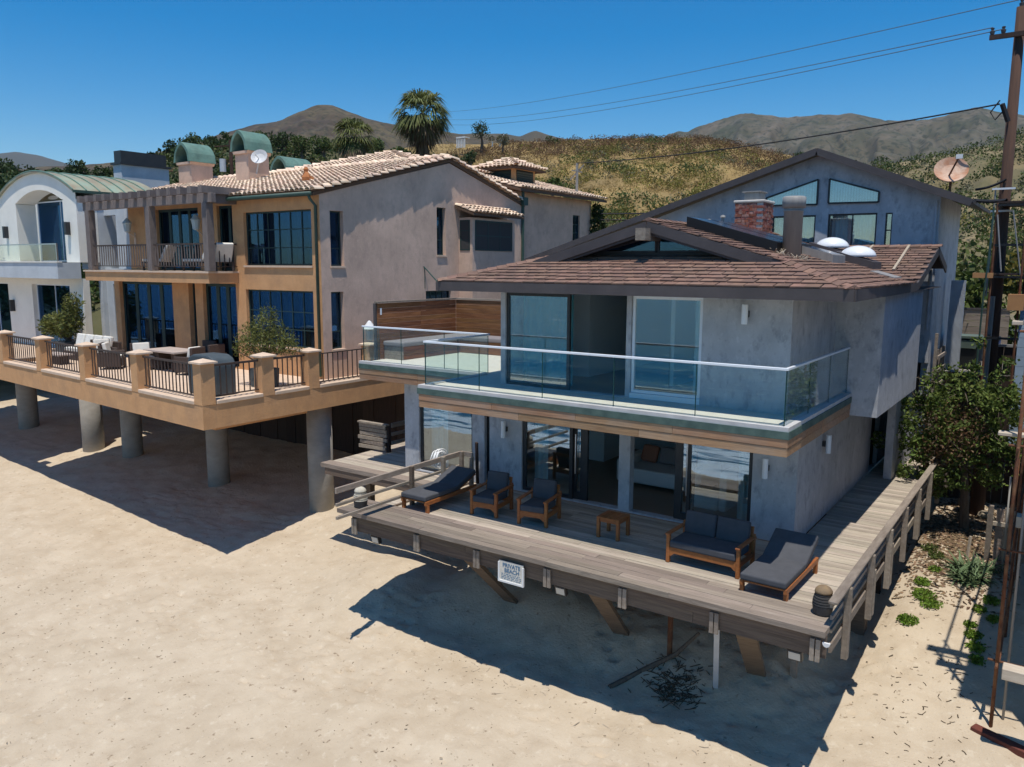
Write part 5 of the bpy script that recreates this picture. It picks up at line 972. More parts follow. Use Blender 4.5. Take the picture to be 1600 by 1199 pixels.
ps = [0, 3.73, 7.46, 11.19, 14.92, 18.65, 22.38]
pcap = MB(); pcap.add([(-.28, -.28, 0), (.28, -.28, 0), (.28, .28, 0), (-.28, .28, 0), (-.28, -.28, .05), (.28, -.28, .05), (.28, .28, .05), (-.28, .28, .05), (0, 0, .14)], [(0,3,2,1),(0,1,5,4),(1,2,6,5),(2,3,7,6),(3,0,4,7),(4,5,8),(5,6,8),(6,7,8),(7,4,8)])
pcm = mesh_of('post_cap', pcap, 'trim'); pob = MB(); pob.box(-.21, .21, -.21, .21, 0, 1.17); pom = mesh_of('post', pob, 'tan')
def tpost(x, y): p = piece('post', pom, td, (x, y, -1.13), (0, 0, -.074)); c = piece('post_cap', pcm, td, (x, y, .042)); 
inr = Vector((DR.y, -DR.x, 0)); inr = inr if inr.y > 0 else -inr
pp = [A_+DR*(s+.21)+inr*.2 for s in ps]; pp = [Vector((p.x, p.y, 0)) for p in pp]
for p in pp: tpost(p.x, p.y)
for a, b2 in zip(pp[:-1], pp[1:]): rail_run(a+DR*.23, b2-DR*.23, -.03, -.93, td, balm, 'iron', .2); ledge(a+DR*.22, b2-DR*.22)
for y in (1.62, 3.4): tpost(-16.1, y)
for y0, y1 in ((-.2, 1.4), (1.84, 3.18)): rail_run((-16.1, y0), (-16.1, y1), -.05, -.93, td, balm, 'iron', .19); ledge(Vector((-16.1, y0, 0)), Vector((-16.1, y1, 0)))
rail_run((-16.1, 3.62), (-16.1, 8.2), -.06, -.98, td, balm, 'iron', .22, .035); ledge(Vector((-16.1, 3.63, 0)), Vector((-16.1, 8.4, 0)))
for x, y, r in ((-16.65, 4.2, .42), (-22.3, 4.1, .40), (-29.0, 4.5, .42), (-31.7, 4.2, .45), (-39.2, 4.8, .46)): mb = MB(); mb.lathe([(r, -6.6), (r, -1.84)], (x, y, 0), 28); p = obj('pillar', mb, 'concrete', td); p.data.polygons.foreach_set('use_smooth', [abs(f.normal.z) < .5 for f in p.data.polygons])
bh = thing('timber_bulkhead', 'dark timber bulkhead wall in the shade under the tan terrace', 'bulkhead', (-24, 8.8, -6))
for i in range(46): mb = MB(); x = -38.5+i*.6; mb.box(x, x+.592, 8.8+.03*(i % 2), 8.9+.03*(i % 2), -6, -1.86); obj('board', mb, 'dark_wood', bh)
bh = thing('timber_bulkhead', 'dark boards added as the shade beneath the blue grey house', 'bulkhead', (-5, 6.5, -6))
for i in range(20): mb = MB(); x = -11.4+i*.6; mb.box(x, x+.592, 6.5+.03*(i % 2), 6.6+.03*(i % 2), -6, -3.32); obj('board', mb, 'dark_wood', bh)  # boards added so the space under the house reads as deep shade
tpost(-16.1, 6.1); tl = thing('post_lantern', 'small pale lantern on the terrace railing post beside the glass balcony', 'lantern', (-16.1, 6.1, .18)); mb = MB(); mb.lathe([(.05, 0), (.12, .05), (.14, .4), (.05, .42)], (-16.1, 6.1, .18), 8); obj('body', mb, 'lens', tl); mb = MB(); mb.lathe([(.24, .0), (.2, .06), (.06, .26), (.001, .3)], (-16.1, 6.1, .605), 8); obj('cap', mb, 'white_paint', tl)
# furniture on the terrace
so = thing('wicker_sofa', 'dark wicker sofa with a row of cream cushions on the tan terrace', 'sofa', (-31, 3, -1.1))
for nm, bx, m_ in (('base', (-30.2, -27.4, 2.5, 3.3, -1.1, -.75), 'wicker'), ('backrest', (-30.2, -27.4, 3.302, 3.45, -1.1, -.3), 'wicker'), ('seat_cushion', (-30.15, -27.45, 2.52, 3.28, -.748, -.6), 'white_cush')): mb = MB(); mb.box(*bx); obj(nm, mb, m_, so, bev=.02)
for i in range(4): mb = MB(); mb.obox((-29.85+i*.68, 3.1, -.32), (.66, .16, .5), (-.25, 0, rk.uniform(-.1, .1))); obj('back_cushion', mb, 'white_cush', so, bev=.05, seg=2)
def wchair(x, y, rz, label, cush=True):
    t = thing('wicker_chair', label, 'chair', (x, y, -1.1), 'wicker chairs on the tan terrace')
    for nm, bx in (('seat', (-.35, .35, -.35, .3, .1, .42)), ('backrest', (-.35, .35, .302, .42, .1, .98)), ('armrest', (-.42, -.352, -.35, .42, .1, .66)), ('armrest', (.352, .42, -.35, .42, .1, .66))): mb = MB(); mb.box(x+bx[0], x+bx[1], y+bx[2], y+bx[3], -1.1+bx[4], -1.1+bx[5]); obj(nm, mb, 'wicker', t, bev=.025, seg=2)
    for sx in (-.36, .36):
        for sy in (-.3, .36): mb = MB(); mb.box(x+sx-.025, x+sx+.025, y+sy-.025, y+sy+.025, -1.1, -1.0); obj('leg', mb, 'wicker', t)
    if cush: mb = MB(); mb.obox((x, y, -.64), (.64, .6, .1)); obj('seat_cushion', mb, 'white_cush', t, bev=.03, seg=2); mb = MB(); mb.obox((x, y+.2, -.36), (.58, .14, .5), (-.2, 0, 0)); obj('back_cushion', mb, 'white_cush', t, bev=.04, seg=2)
    t.rotation_euler.z = rz
wchair(-27.0, 2.5, 1.4, 'wicker chair with cream cushions beside the wicker sofa, facing it'); wchair(-25.6, 2.1, 2.4, 'wicker chair with cream cushion turned from the balustrade between sofa and table'); wchair(-24.4, 2.6, 1.3, 'wicker chair with cream cushion at the left end of the dining table')
wchair(-21.9, 2.9, -1.3, 'wicker chair at the right front of the dining table near the covered grill'); wchair(-22.3, 4.0, -1.5, 'dark wicker chair at the right back of the dining table', False); wchair(-23.4, 4.4, .1, 'dark wicker chair behind the dining table before the doors', False)
dt = thing('dining_table', 'pale topped dining table among wicker chairs on the terrace', 'table', (-23.4, 3.1, -1.1)); mb = MB(); mb.box(-24.4, -22.4, 2.6, 3.7, -.4, -.33); obj('table_top', mb, 'table_top', dt, bev=.01); mb = MB(); mb.box(-24.1, -23.8, 2.85, 3.45, -1.1, -.402); mb.box(-23.0, -22.7, 2.85, 3.45, -1.1, -.402); obj('pedestal', mb, 'wicker', dt)
ct = thing('coffee_table', 'low wicker coffee table before the cream cushioned sofa', 'table', (-28.8, 1.6, -1.1)); mb = MB(); mb.box(-29.5, -28.1, 1.3, 1.9, -.75, -.7); obj('table_top', mb, 'table_top', ct); mb = MB(); mb.box(-29.3, -28.3, 1.4, 1.8, -1.1, -.752); obj('base', mb, 'wicker', ct)
gr = MB(); gr.prism([(-18.1, -1.1), (-16.75, -1.1), (-16.72, -.15), (-16.82, .02), (-17.05, .12), (-17.8, .12), (-18.03, .02), (-18.12, -.15)], 'y', .35, 1.1); solo('covered_grill', gr, 'cover', 'large barbecue grill under a fitted grey green cover on the terrace corner', 'grill', bev=.06, seg=2)
def planter(x, y, z, w, h, mat, label, blobs, n, L, Wd, lm, seed, cat='potted shrub'):
    t = thing('potted_shrub', label, cat, (x, y, z)); mb = MB(); mb.prism([(x-w*.42, z), (x+w*.42, z), (x+w*.5, z+h), (x-w*.5, z+h)], 'y', y-w*.45, y+w*.45); obj('planter', mb, mat, t)
    mb = MB(); rg = np.random.default_rng(seed); bb = np.array(blobs)
    for i in range(26): b = bb[i % len(bb)]; p = b[:3]+rg.normal(0, .45, 3)*b[3:]; mb.path([(x+rg.normal(0, .06), y+rg.normal(0, .06), z+h), ((x+p[0])/2+rg.normal(0, .08), (y+p[1])/2, z+h+(p[2]-z-h)*.55), tuple(p)], [.03, .018, .006], 5)
    obj('stems', mb, 'bark', t); leaves('foliage', blobs, n, L, Wd, lm, t, seed, shell=.25)
planter(-17.35, 2.6, -1.1, .7, .6, 'cover', 'bushy olive green shrub in a dark planter at the terrace railing', [(-17.3, 2.6, .25, .85, .7, .5), (-17.75, 2.5, .5, .7, .5, .5), (-16.85, 2.75, .45, .75, .55, .5), (-17.2, 2.6, .85, .65, .5, .45), (-17.15, 2.7, 1.2, .35, .3, .4), (-18.1, 2.4, .15, .4, .4, .4), (-16.4, 2.9, .2, .4, .4, .4)], 4200, .1, .032, 'leaf_shrub', 31)
planter(-32.6, 3.9, -1.1, .9, .5, 'cover', 'wide green shrub in a planter before the white house', [(-32.9, 3.7, .1, 1.2, .5, .6), (-31.9, 3.7, .3, .8, .5, .7), (-33.7, 3.7, .0, .8, .5, .45), (-31.6, 3.7, 1.0, .5, .4, .6)], 2200, .2, .07, 'leaf_shrub', 32)
# ================================================================ white house with the arched bay
wh = thing('white_house', 'white stucco house with arched balcony bay and curved copper roof', 'house', (-36, 7, -1.1))
wall('pier_wall', 'white', wh, 'F', 4.5, -39.6, -37.95, 2.86, 5.6, .9); wall('pier_wall', 'white', wh, 'F', 4.5, -33.45, -32.27, 2.86, 5.6, .9)
n = 28; xs = np.linspace(-39.6, -32.27, n+1); zo = 5.95+1.0*(1-((xs+35.93)/3.67)**2); zi = np.where((xs > -37.95) & (xs < -33.45), 5.6+.55*np.maximum(0, 1-((xs+35.7)/2.26)**2), 5.6); mb = MB()
for y in (4.5, 5.4): mb.add([(x, y, z) for x, z in zip(xs, zi)]+[(x, y, z) for x, z in zip(xs, zo)], [(k, k+1, n+2+k, n+1+k) for k in range(n)])
for zz in (zi, zo): mb.add([(x, y, z) for y in (4.5, 5.4) for x, z in zip(xs, zz)], [(k, k+1, n+2+k, n+1+k) for k in range(n)])
obj('arch', mb, 'white', wh)
mb = MB(); mb.add([(x, y, z+.04) for y in (4.38, 8.6) for x, z in zip(xs, zo)]+[(x, y, z-.04) for y in (4.38, 8.6) for x, z in zip(xs, zo)], [(k, k+1, n+2+k, n+1+k) for k in range(n)]+[(2*n+2+k, 2*n+3+k, 3*n+4+k, 3*n+3+k) for k in range(n)]+[(k, k+1, 2*n+3+k, 2*n+2+k) for k in range(n)]); rf = obj('barrel_roof', mb, 'copper_roof', wh)
for y in np.arange(4.4, 8.6, .6): mb = MB(); mb.path([(x, y, z+.06) for x, z in zip(xs, zo)], .03, 5); obj('roof_seam', mb, 'copper', rf)
mb = MB(); mb.bar((-32.2, 4.38, 5.93), (-32.2, 8.6, 5.93), .1, .12); obj('gutter', mb, 'green_metal', wh)
wall('side_wall', 'grey_white', wh, 'R', -32.27, 5.41, 13, -1.1, 5.92, .3); wall('low_wall', 'white', wh, 'F', 4.55, -44, -32.3, -1.1, 2.14, .3, [(-37.1, -33.5, -1.05, 1.85), (-43, -39.6, -1.05, 1.85)])
wall('left_wall', 'white', wh, 'F', 6.5, -48, -39.61, 2.86, 6.2, .3)
window(wh, 'F', 5.45, -37.9, -33.4, 2.9, 5.75, .0, 2, 1, .06, 'rail_cap', name='glass_door', gm='glass_dk'); window(wh, 'F', 4.55, -37.1, -33.5, -1.05, 1.85, .2, 2, 1, .06, 'rail_cap', name='glass_door'); window(wh, 'F', 4.55, -43, -39.6, -1.05, 1.85, .2, 2, 1, .06, 'rail_cap', name='glass_door')
mb = MB(); mb.box(-44, -32.25, 3.5, 4.49, 2.15, 2.85); obj('balcony', mb, 'grey_white', wh); mb = MB(); mb.box(-44, -32.22, 3.46, 3.7, 2.852, 2.9); obj('balcony_ledge', mb, 'white', wh)
for a, b2 in ((-43.5, -38.5), (-38.46, -32.35)):
    mb = MB(); mb.box(a, b2, 3.58, 3.595, 2.92, 3.62); obj('glass_panel', mb, 'glass_rail', wh); mb = MB(); mb.bar((a, 3.587, 3.65), (b2, 3.587, 3.65), .06, .05); obj('handrail', mb, 'steel', wh)
for x in (-38.48, -32.38): mb = MB(); mb.box(x-.03, x+.03, 3.56, 3.62, 2.9, 3.62); obj('rail_post', mb, 'steel', wh)
for x, z in ((-33.0, 4.35), (-39.0, 4.3), (-33.0, .75), (-39.1, .75)): mb = MB(); y = 4.5 if z > 2 else 4.55; mb.box(x-.09, x+.09, y-.2, y-.001, z-.28, z+.28); obj('wall_lamp', mb, 'bronze', wh)
mb = MB(); mb.prism([(-36.2+.5*math.cos(t), 5.9+.09*math.sin(t)) for t in np.linspace(0, 6.28, 16)[:-1]], 'y', 5.43, 5.45); obj('oval_plaque', mb, 'steel', wh)
mb = MB(); mb.box(-39.9, -39.1, 10.5, 13.3, 5.5, 8.15); ch = obj('chimney', mb, 'grey_white', wh); mb = MB(); mb.box(-40, -39.0, 10.4, 13.4, 8.153, 8.27); mb.box(-39.85, -39.15, 10.55, 13.2, 8.27, 8.9); obj('chimney_cowl', mb, 'bronze', ch)
wall('link_wall', 'grey_white', wh, 'F', 5.7, -34.5, -29.42, 2.6, 5.2, .3, [(-33.4, -31.3, 2.55, 4.95)]); mb = MB(); mb.box(-33.5, -31.2, 6.3, 6.35, 2.5, 5); obj('porch_lining', mb, 'inner_shade', wh)
wall('link_wall', 'grey_white', wh, 'F', 5.6, -32.6, -30.1, -1.1, 2.6, .3, [(-31.7, -30.5, -1.05, 1.9)]); mb = MB(); mb.box(-31.8, -30.3, 5.95, 6.0, -1.1, 2); obj('door_lining', mb, 'inner_shade', wh)
# ================================================================ blue gabled house behind
bl = thing('gabled_house', 'blue grey gabled house with angled glazing behind the brown shingle roof', 'house', (-3, 15, -1))
wall('front_wall', 'stucco', bl, 'F', 12.5, -13.5, .45, 0, 2.9, .2); ops = [(-2.62, -1.21, 3.38, 4.41), (-.98, -.79, 3.38, 4.4), (-4.35, -2.99, 3.38, 4.4)]
wall('front_wall', 'stucco', bl, 'F', 12.5, -8.2, .45, 2.9, 4.5, .2, ops)
mb = MB(); mb.prism([(-8.2, 4.5), (.45, 4.5), (.45, 4.86), (-2.95, 6.2), (-8.2, 4.52)], 'y', 12.5, 12.7); mb.prism([(-13.3, 2.9), (-8.201, 2.9), (-8.201, 4.51)], 'y', 12.5, 12.7); obj('gable_wall', mb, 'stucco', bl)
wall('side_wall', 'stucco', bl, 'R', .45, 12.701, 17.4, -1, 4.86, .2)
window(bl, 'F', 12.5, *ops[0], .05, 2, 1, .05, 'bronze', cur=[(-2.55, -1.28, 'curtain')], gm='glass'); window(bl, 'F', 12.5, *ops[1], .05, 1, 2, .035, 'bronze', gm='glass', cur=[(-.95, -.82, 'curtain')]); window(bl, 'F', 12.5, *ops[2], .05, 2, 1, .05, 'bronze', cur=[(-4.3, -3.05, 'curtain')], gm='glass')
for pts in ([(-2.63, 5.47), (-1.2, 5.02), (-1.2, 4.72), (-2.63, 4.74)], [(-4.55, 4.98), (-2.97, 5.47), (-2.97, 4.72), (-4.55, 4.74)]):
    mb = MB()
    for (a, b2), (c, d_) in zip(pts, pts[1:]+pts[:1]): mb.bar((a, 12.47, b2), (c, 12.47, d_), .06, .05)
    w = obj('angled_window', mb, 'bronze', bl); mb = MB(); mb.prism(pts, 'y', 12.462, 12.47); obj('pane', mb, 'glass', w)
    mb = MB(); x0 = min(p[0] for p in pts); x1 = max(p[0] for p in pts); N_ = 18
    for i in range(N_):
        a, b2 = x0+(x1-x0)*(i+.12)/N_, x0+(x1-x0)*(i+.9)/N_; top = lambda x: np.interp(x, *zip(*sorted(pts[:2]))); mb.add([(a, 12.495, 4.75), (b2, 12.485, 4.75), (b2, 12.485, top(b2)-.02), (a, 12.495, top(a)-.02)], [(0, 1, 2, 3)])
    obj('blind', mb, 'curtain', w)
mb = MB(); mb.slab([(-2.95, 12.05, 6.36), (1.3, 12.05, 4.66), (1.3, 17.6, 4.66), (-2.95, 17.6, 6.36)], .1); mb.slab([(-2.95, 12.05, 6.36), (-13.6, 12.05, 3.06), (-13.6, 17.6, 3.06), (-2.95, 17.6, 6.36)], .1); obj('roof', mb, 'fascia', bl)
mb = MB(); mb.bar((-2.95, 12.03, 6.26), (1.28, 12.03, 4.57), .06, .2); mb.bar((-2.95, 12.03, 6.26), (-13.6, 12.03, 2.96), .06, .2); obj('barge_board', mb, 'fascia', bl)
mb = MB(); mb.tube((.36, 12.45, 4.7), (.36, 12.45, 1), .035); obj('conduit', mb, 'stucco', bl)
dd = thing('satellite_dish', 'large rusty satellite dish on the right eave of the gabled house', 'satellite dish', (.6, 13, 4.95))
mb = MB(); mb.lathe([(.001, -.12), (.25, -.08), (.45, .02), (.45, .045), (.25, -.06), (.001, -.1)], (0, 0, 0), 22); o = obj('reflector', mb, 'dish', None); o.parent = dd; o.location = (0, -.1, .62); o.rotation_euler = (.95, -.2, .35)
mb = MB(); mb.tube((.6, 13, 4.9), (.6, 12.98, 5.5), .035); mb.tube((.55, 12.9, 5.4), (.82, 12.45, 5.85), .025); obj('mount', mb, 'rust', dd); mb = MB(); mb.obox((.84, 12.42, 5.88), (.16, .1, .12)); obj('receiver', mb, 'white_paint', dd)
# ================================================================ right hand side
up = thing('utility_pole', 'tall brown utility pole with crossarm beside the scaffold tower', 'utility pole', (2.0, 12.8, -4.4))
mb = MB(); mb.tube((2.02, 12.8, -4.5), (1.98, 12.8, 9.75), .2, 14, .12); p = obj('pole', mb, 'pole', up, smooth=True)
mb = MB(); mb.bar((1.3, 12.62, 9.02), (2.7, 12.62, 9.02), .1, .12); obj('crossarm', mb, 'dark_wood', up)
for x, y, z in ((1.36, 12.62, 9.08), (1.62, 12.62, 9.08), (2.5, 12.62, 9.08), (1.98, 12.8, 9.75)): mb = MB(); mb.lathe([(.02, 0), (.05, .02), (.065, .1), (.03, .12), (.05, .18), (.001, .2)], (x, y, z), 8); obj('insulator', mb, 'fascia', up)
mb = MB(); mb.bar((1.92, 12.6, 6.75), (1.76, 12.4, 7.2), .09, .09); mb.path([(1.7, 12.4, 7.3), (1.5, 12.4, 7.0), (1.62, 12.45, 6.8), (1.85, 12.5, 7.1)], .02, 5); obj('cable_head', mb, 'wire', up)
for z in (4.95, 4.35): mb = MB(); mb.bar((1.7, 12.52, z), (2.25, 12.5, z), .05, .05); obj('standoff_bracket', mb, 'white_paint', up)
mb = MB(); mb.tube((1.78, 12.55, 2), (1.78, 12.55, 5.0), .022); mb.tube((1.95, 12.54, -1), (1.95, 12.54, 2.0), .06); obj('conduit', mb, 'galv', up)
def wire(a, b, sag, r, mat, label, grp=None):
    a = Vector(a); b = Vector(b); mb = MB(); mb.path([a.lerp(b, t)-Vector((0, 0, sag*4*t*(1-t))) for t in np.linspace(0, 1, 24)], r, 4, False); return solo('wire', mb, mat, label, 'overhead wire', grp)
wire((1.98, 12.8, 9.95), (-62.6, 66.7, 21.9), .55, .014, 'far_wire', 'topmost thin wire running left from the utility pole top', 'overhead wires'); wire((1.36, 12.62, 9.28), (-62.5, 66.6, 20.9), .7, .014, 'far_wire', 'middle thin wire running left from the crossarm', 'overhead wires'); wire((1.62, 12.62, 9.2), (-62.5, 66.6, 20.3), .8, .014, 'far_wire', 'lowest of the three thin wires from the crossarm', 'overhead wires')
wire((1.7, 12.4, 7.2), (-17.6, 22.6, 8.0), .25, .022, 'wire', 'black service cable dropping from the pole to the roof mast', 'overhead wires')
wire((1.25, 13, 5.0), (2.0, 12.6, 5.2), .05, .035, 'wire', 'short black cable from the gabled roof eave to the pole'); wire((1.25, 13, 4.7), (2.1, 12.0, 4.6), .03, .05, 'wire', 'short thick black pipe from the gabled roof eave to the scaffold tower')
wire((-16.9, 23.8, 5.5), (-2, 24, 5.8), .2, .035, 'wire', 'thick cable crossing behind the chimney beyond the ivy wall, upper', 'thick cables beyond the ivy'); wire((-16.9, 23.8, 5.2), (-2, 24, 5.3), .2, .03, 'wire', 'thick cable crossing behind the chimney beyond the ivy wall, lower', 'thick cables beyond the ivy')
lp = thing('utility_pole', 'distant brown utility pole with grey transformer behind the copper capped chimneys', 'utility pole', (-35.2, 14.6, -2)); mb = MB(); mb.tube((-35.1, 14.6, -2), (-35.1, 14.6, 9.6), .1, 8); obj('pole', mb, 'pole', lp); mb = MB(); mb.tube((-35.6, 14.4, 7.9), (-35.6, 14.4, 8.6), .17, 10); obj('transformer', mb, 'grey_white', lp); mb = MB(); mb.bar((-36.1, 14.3, 9.3), (-34.1, 14.9, 9.3), .06, .06); obj('crossarm', mb, 'pole', lp)
mb = MB(); mb.tube((-42.5, 10.5, 5), (-42.5, 10.5, 7.75), .07); solo('white_pipe', mb, 'white_paint', 'thin white vent pipe above the curved copper roof', 'pipe')
# scaffold against the neighbouring house
sc = thing('scaffold', 'rusty pipe scaffold with pale planks at the right edge of the sand', 'scaffold', (3.3, 4, -5.6))
for x, y, z0, z1, r, m_ in ((3.25, 2.5, -5.75, 3.2, .032, 'rust'), (3.42, 2.75, -5.75, 3.2, .022, 'galv'), (3.25, 5.4, -5.2, 3.2, .03, 'rust'), (3.25, 8.4, -4.8, 3.2, .03, 'rust'), (2.95, 8.6, -4.8, -2.2, .02, 'galv'), (3.05, 9.4, -4.7, -1.9, .025, 'rust')): mb = MB(); mb.tube((x, y, z0), (x, y, z1), r, 8); obj('pole', mb, m_, sc, smooth=True)
for z in (1.7, -.3, -2.2, -4.3): mb = MB(); mb.tube((3.25, 2.3, z), (3.25, 8.8, z), .025); obj('ledger', mb, 'rust', sc); mb = MB(); mb.tube((3.1, 2.56, z+.02), (4.2, 2.56, z+.02), .022); obj('transom', mb, 'rust', sc)
mb = MB(); mb.tube((3.28, 2.6, -4.3), (3.28, 5.4, -2.2), .02); obj('diagonal', mb, 'rust', sc)
for x0, y, z, w, t in ((2.97, 2.62, 1.82, .2, .07), (2.92, 2.62, -.14, .22, .06), (3.28, 3.9, -2.12, .3, .22), (3.36, 1.7, -4.22, .3, .2)): mb = MB(); mb.box(x0, x0+1.7, y, y+w, z, z+t); obj('plank', mb, 'plank', sc, bev=.01)
mb = MB(); mb.bar((2.98, 2.35, -5.62), (4.6, 1.75, -5.66), .2, .2); solo('timber_beam', mb, 'red_wood', 'red brown timber beam lying on the sand at the foot of the scaffold', 'beam', bev=.01)
nb = thing('neighbour_house', 'house with pale blue siding half out of frame behind the scaffold', 'house', (5, 8, -3))
mb = MB(); mb.box(4.2, 9, 2.0, 12.9, -3, 3.6); obj('body', mb, 'nb_blue', nb); mb = MB(); mb.box(4.02, 9.3, .9, 14, 3.602, 3.8); obj('roof', mb, 'fascia', nb)
for i in range(15): mb = MB(); z = -2.4+i*.27; mb.box(2.62, 3.79, 13.0-.012, 13.2, z, z+.262); obj('siding_board', mb, 'nb_blue', nb)
for x in (4.2, 7): 
    for y in (2.6, 8): mb = MB(); mb.box(x-.15, x+.15, y-.15, y+.15, -6, -3.002); obj('post', mb, 'beam', nb)
tw = thing('scaffold_tower', 'dark pipe access tower with small plank platforms in front of the utility pole', 'scaffold', (2.4, 12, -1))
for x, y in ((1.93, 11.6), (2.62, 11.6), (1.98, 13.6), (2.62, 13.4)): mb = MB(); mb.tube((x, y, -1.2), (x, y, 4.5), .03); obj('pole', mb, 'rust' if y < 12 else 'black', tw)
for z in (4.45, 2.55, 3.4, .9): mb = MB(); mb.bar((1.9, 11.6, z), (2.7, 11.6, z), .05, .06); mb.bar((1.96, 11.6, z), (1.96, 13.5, z), .05, .06); obj('ledger', mb, 'black', tw)
for z, m_ in ((4.5, 'dark_wood'), (2.6, 'dark_wood')): mb = MB(); mb.box(1.92, 2.9, 11.62, 13.4, z, z+.05); obj('platform', mb, m_, tw)
mb = MB(); mb.box(1.5, 1.98, 11.5, 11.7, 2.52, 2.66); obj('plank', mb, 'orange_ply', tw); mb = MB(); mb.box(2.38, 2.75, 11.3, 11.6, 1.68, 2.1); obj('plywood_box', mb, 'orange_ply', tw); mb = MB(); mb.tube((1.95, 11.55, 4.2), (2.15, 11.55, 2.7), .02); mb.tube((2.3, 11.55, 4.3), (2.6, 11.6, 2.6), .018); obj('brace', mb, 'galv', tw)
mb = MB(); mb.path([(1.86, 11.5, 4.4), (1.84, 11.5, 3), (1.8, 11.5, 2), (1.78, 11.5, -.4)], .025, 6); obj('hose', mb, 'green_metal', tw)
# back landing, bins, panels
la = thing('back_landing', 'raised landing with a dark plank front behind the garden tree', 'landing', (1.9, 17, -.4))
mb = MB(); mb.box(.3, 3.7, 14.3, 22, -.6, -.4); obj('floor', mb, 'concrete', la)
for i in range(12): mb = MB(); x = .3+i*.28; mb.box(x, x+.272, 14.2, 14.27, -4.6, -.42); obj('plank', mb, 'dark_wood', la)
mb = MB(); mb.box(1.6, 3.0, 14.25, 14.4, .45, .52); mb.box(1.6, 1.68, 14.25, 14.4, -.4, .45); obj('rail', mb, 'galv', la)
for i in range(5): mb = MB(); x = 1.7+i*.27; mb.box(x, x+.262, 14.31, 14.35, -.39, .44); obj('plank', mb, 'dark_wood', la)
def bin_(x, y, z, w, body, lid, label):
    t = thing('wheeled_bin', label, 'bin', (x, y, z)); mb = MB(); mb.add([(x-w*.42, y-.28, z+.06), (x+w*.42, y-.28, z+.06), (x+w*.42, y+.3, z+.06), (x-w*.42, y+.3, z+.06), (x-w/2, y-.36, z+.98), (x+w/2, y-.36, z+.98), (x+w/2, y+.36, z+.98), (x-w/2, y+.36, z+.98)], [(0,3,2,1),(4,5,6,7),(0,1,5,4),(1,2,6,5),(2,3,7,6),(3,0,4,7)]); obj('body', mb, body, t, bev=.02)
    mb = MB(); mb.prism([(x-w/2-.03, z+.982), (x+w/2+.03, z+.982), (x+w/2-.04, z+1.08), (x-w/2+.04, z+1.08)], 'y', y-.4, y+.38); obj('lid', mb, lid, t, bev=.015)
    mb = MB(); mb.prism([(x-w/2+.06, z+.93), (x+w/2-.06, z+.93), (x+w/2-.14, z+.68), (x-w/2+.14, z+.68)], 'y', y-.372, y-.345); obj('front_panel', mb, lid, t)
    for s_ in (-1, 1): mb = MB(); mb.tube((x+s_*w*.4-.03, y+.3, z+.1), (x+s_*w*.4+.03, y+.3, z+.1), .1, 12); obj('wheel', mb, 'black', t)
bin_(1.1, 15.4, -.4, .95, 'bin_black', 'bin_green', 'wheeled bin with grey green lid on the back landing'); bin_(1.82, 15.6, -.42, .45, 'bin_blue', 'bin_black', 'narrow blue wheeled bin right of the green lidded one')
bf = thing('board_fence', 'low brown horizontal board fence behind the wheeled bins', 'fence', (1.3, 18, 0))
for i in range(9): mb = MB(); z = -.35+i*.19; mb.box(.55, 2.1, 18, 18.04, z, z+.182); obj('board', mb, 'bench', bf)
mb = MB(); mb.box(.5, 2.15, 17.97, 18.08, 1.36, 1.42); obj('cap', mb, 'fascia', bf)
cs = thing('metal_panel', 'tall pale corrugated metal panel beside the corner of the blue house', 'metal panel', (.8, 15, 0)); mb = MB(); pr_ = [(.62+.4*i/24, 14.9+(.025 if i % 2 else 0)) for i in range(25)]; mb.prism(pr_+[(1.02, 15.05), (.62, 15.05)], 'z', -.4, 2.4); obj('sheet', mb, 'corr', cs)
mb = MB(); mb.box(.28, .42, 12.9, 13.05, -1.5, 2.7); solo('drain_post', mb, 'fascia', 'dark square drainpipe between the blue wall and the corrugated panel', 'drainpipe')
sg_ = thing('side_gate', 'small weathered rail gate behind the projecting blue bay', 'gate', (.7, 13, -1))
for y in (12.3, 12.7, 13.3, 14.1): mb = MB(); mb.box(.62, .7, y-.05, y+.05, -3, .9 if y < 12.5 else .4); obj('post', mb, 'rail', sg_)
for z in (.15, -.25, -.7): mb = MB(); mb.box(.71, .75, 12.3, 14.1, z, z+.1); obj('rail', mb, 'rail', sg_)
ft = thing('plank_fence', 'short grey green plank fence with one tall post near the aloe', 'fence', (2.8, 9.6, -4.6))
mb = MB(); mb.box(2.52, 2.64, 9.0, 9.12, -4.9, -3.1); obj('post', mb, 'rail', ft)
for i in range(4): mb = MB(); mb.box(2.7+i*.17, 2.7+i*.17+.16, 9.2, 9.24, -4.8, -3.2+.05*(i % 2)); obj('board', mb, 'rail' if i % 2 else 'bench', ft)
mb = MB(); mb.box(2.6, 3.3, 9.12, 9.17, -3.62, -3.52); obj('rail', mb, 'plank', ft)
mb = MB(); mb.bar((2.16, 8.9, -4.65), (2.2, 8.95, -3.95), .05, .05); solo('stake', mb, 'plank', 'short pale wooden stake standing in the sand behind the aloe', 'stake')
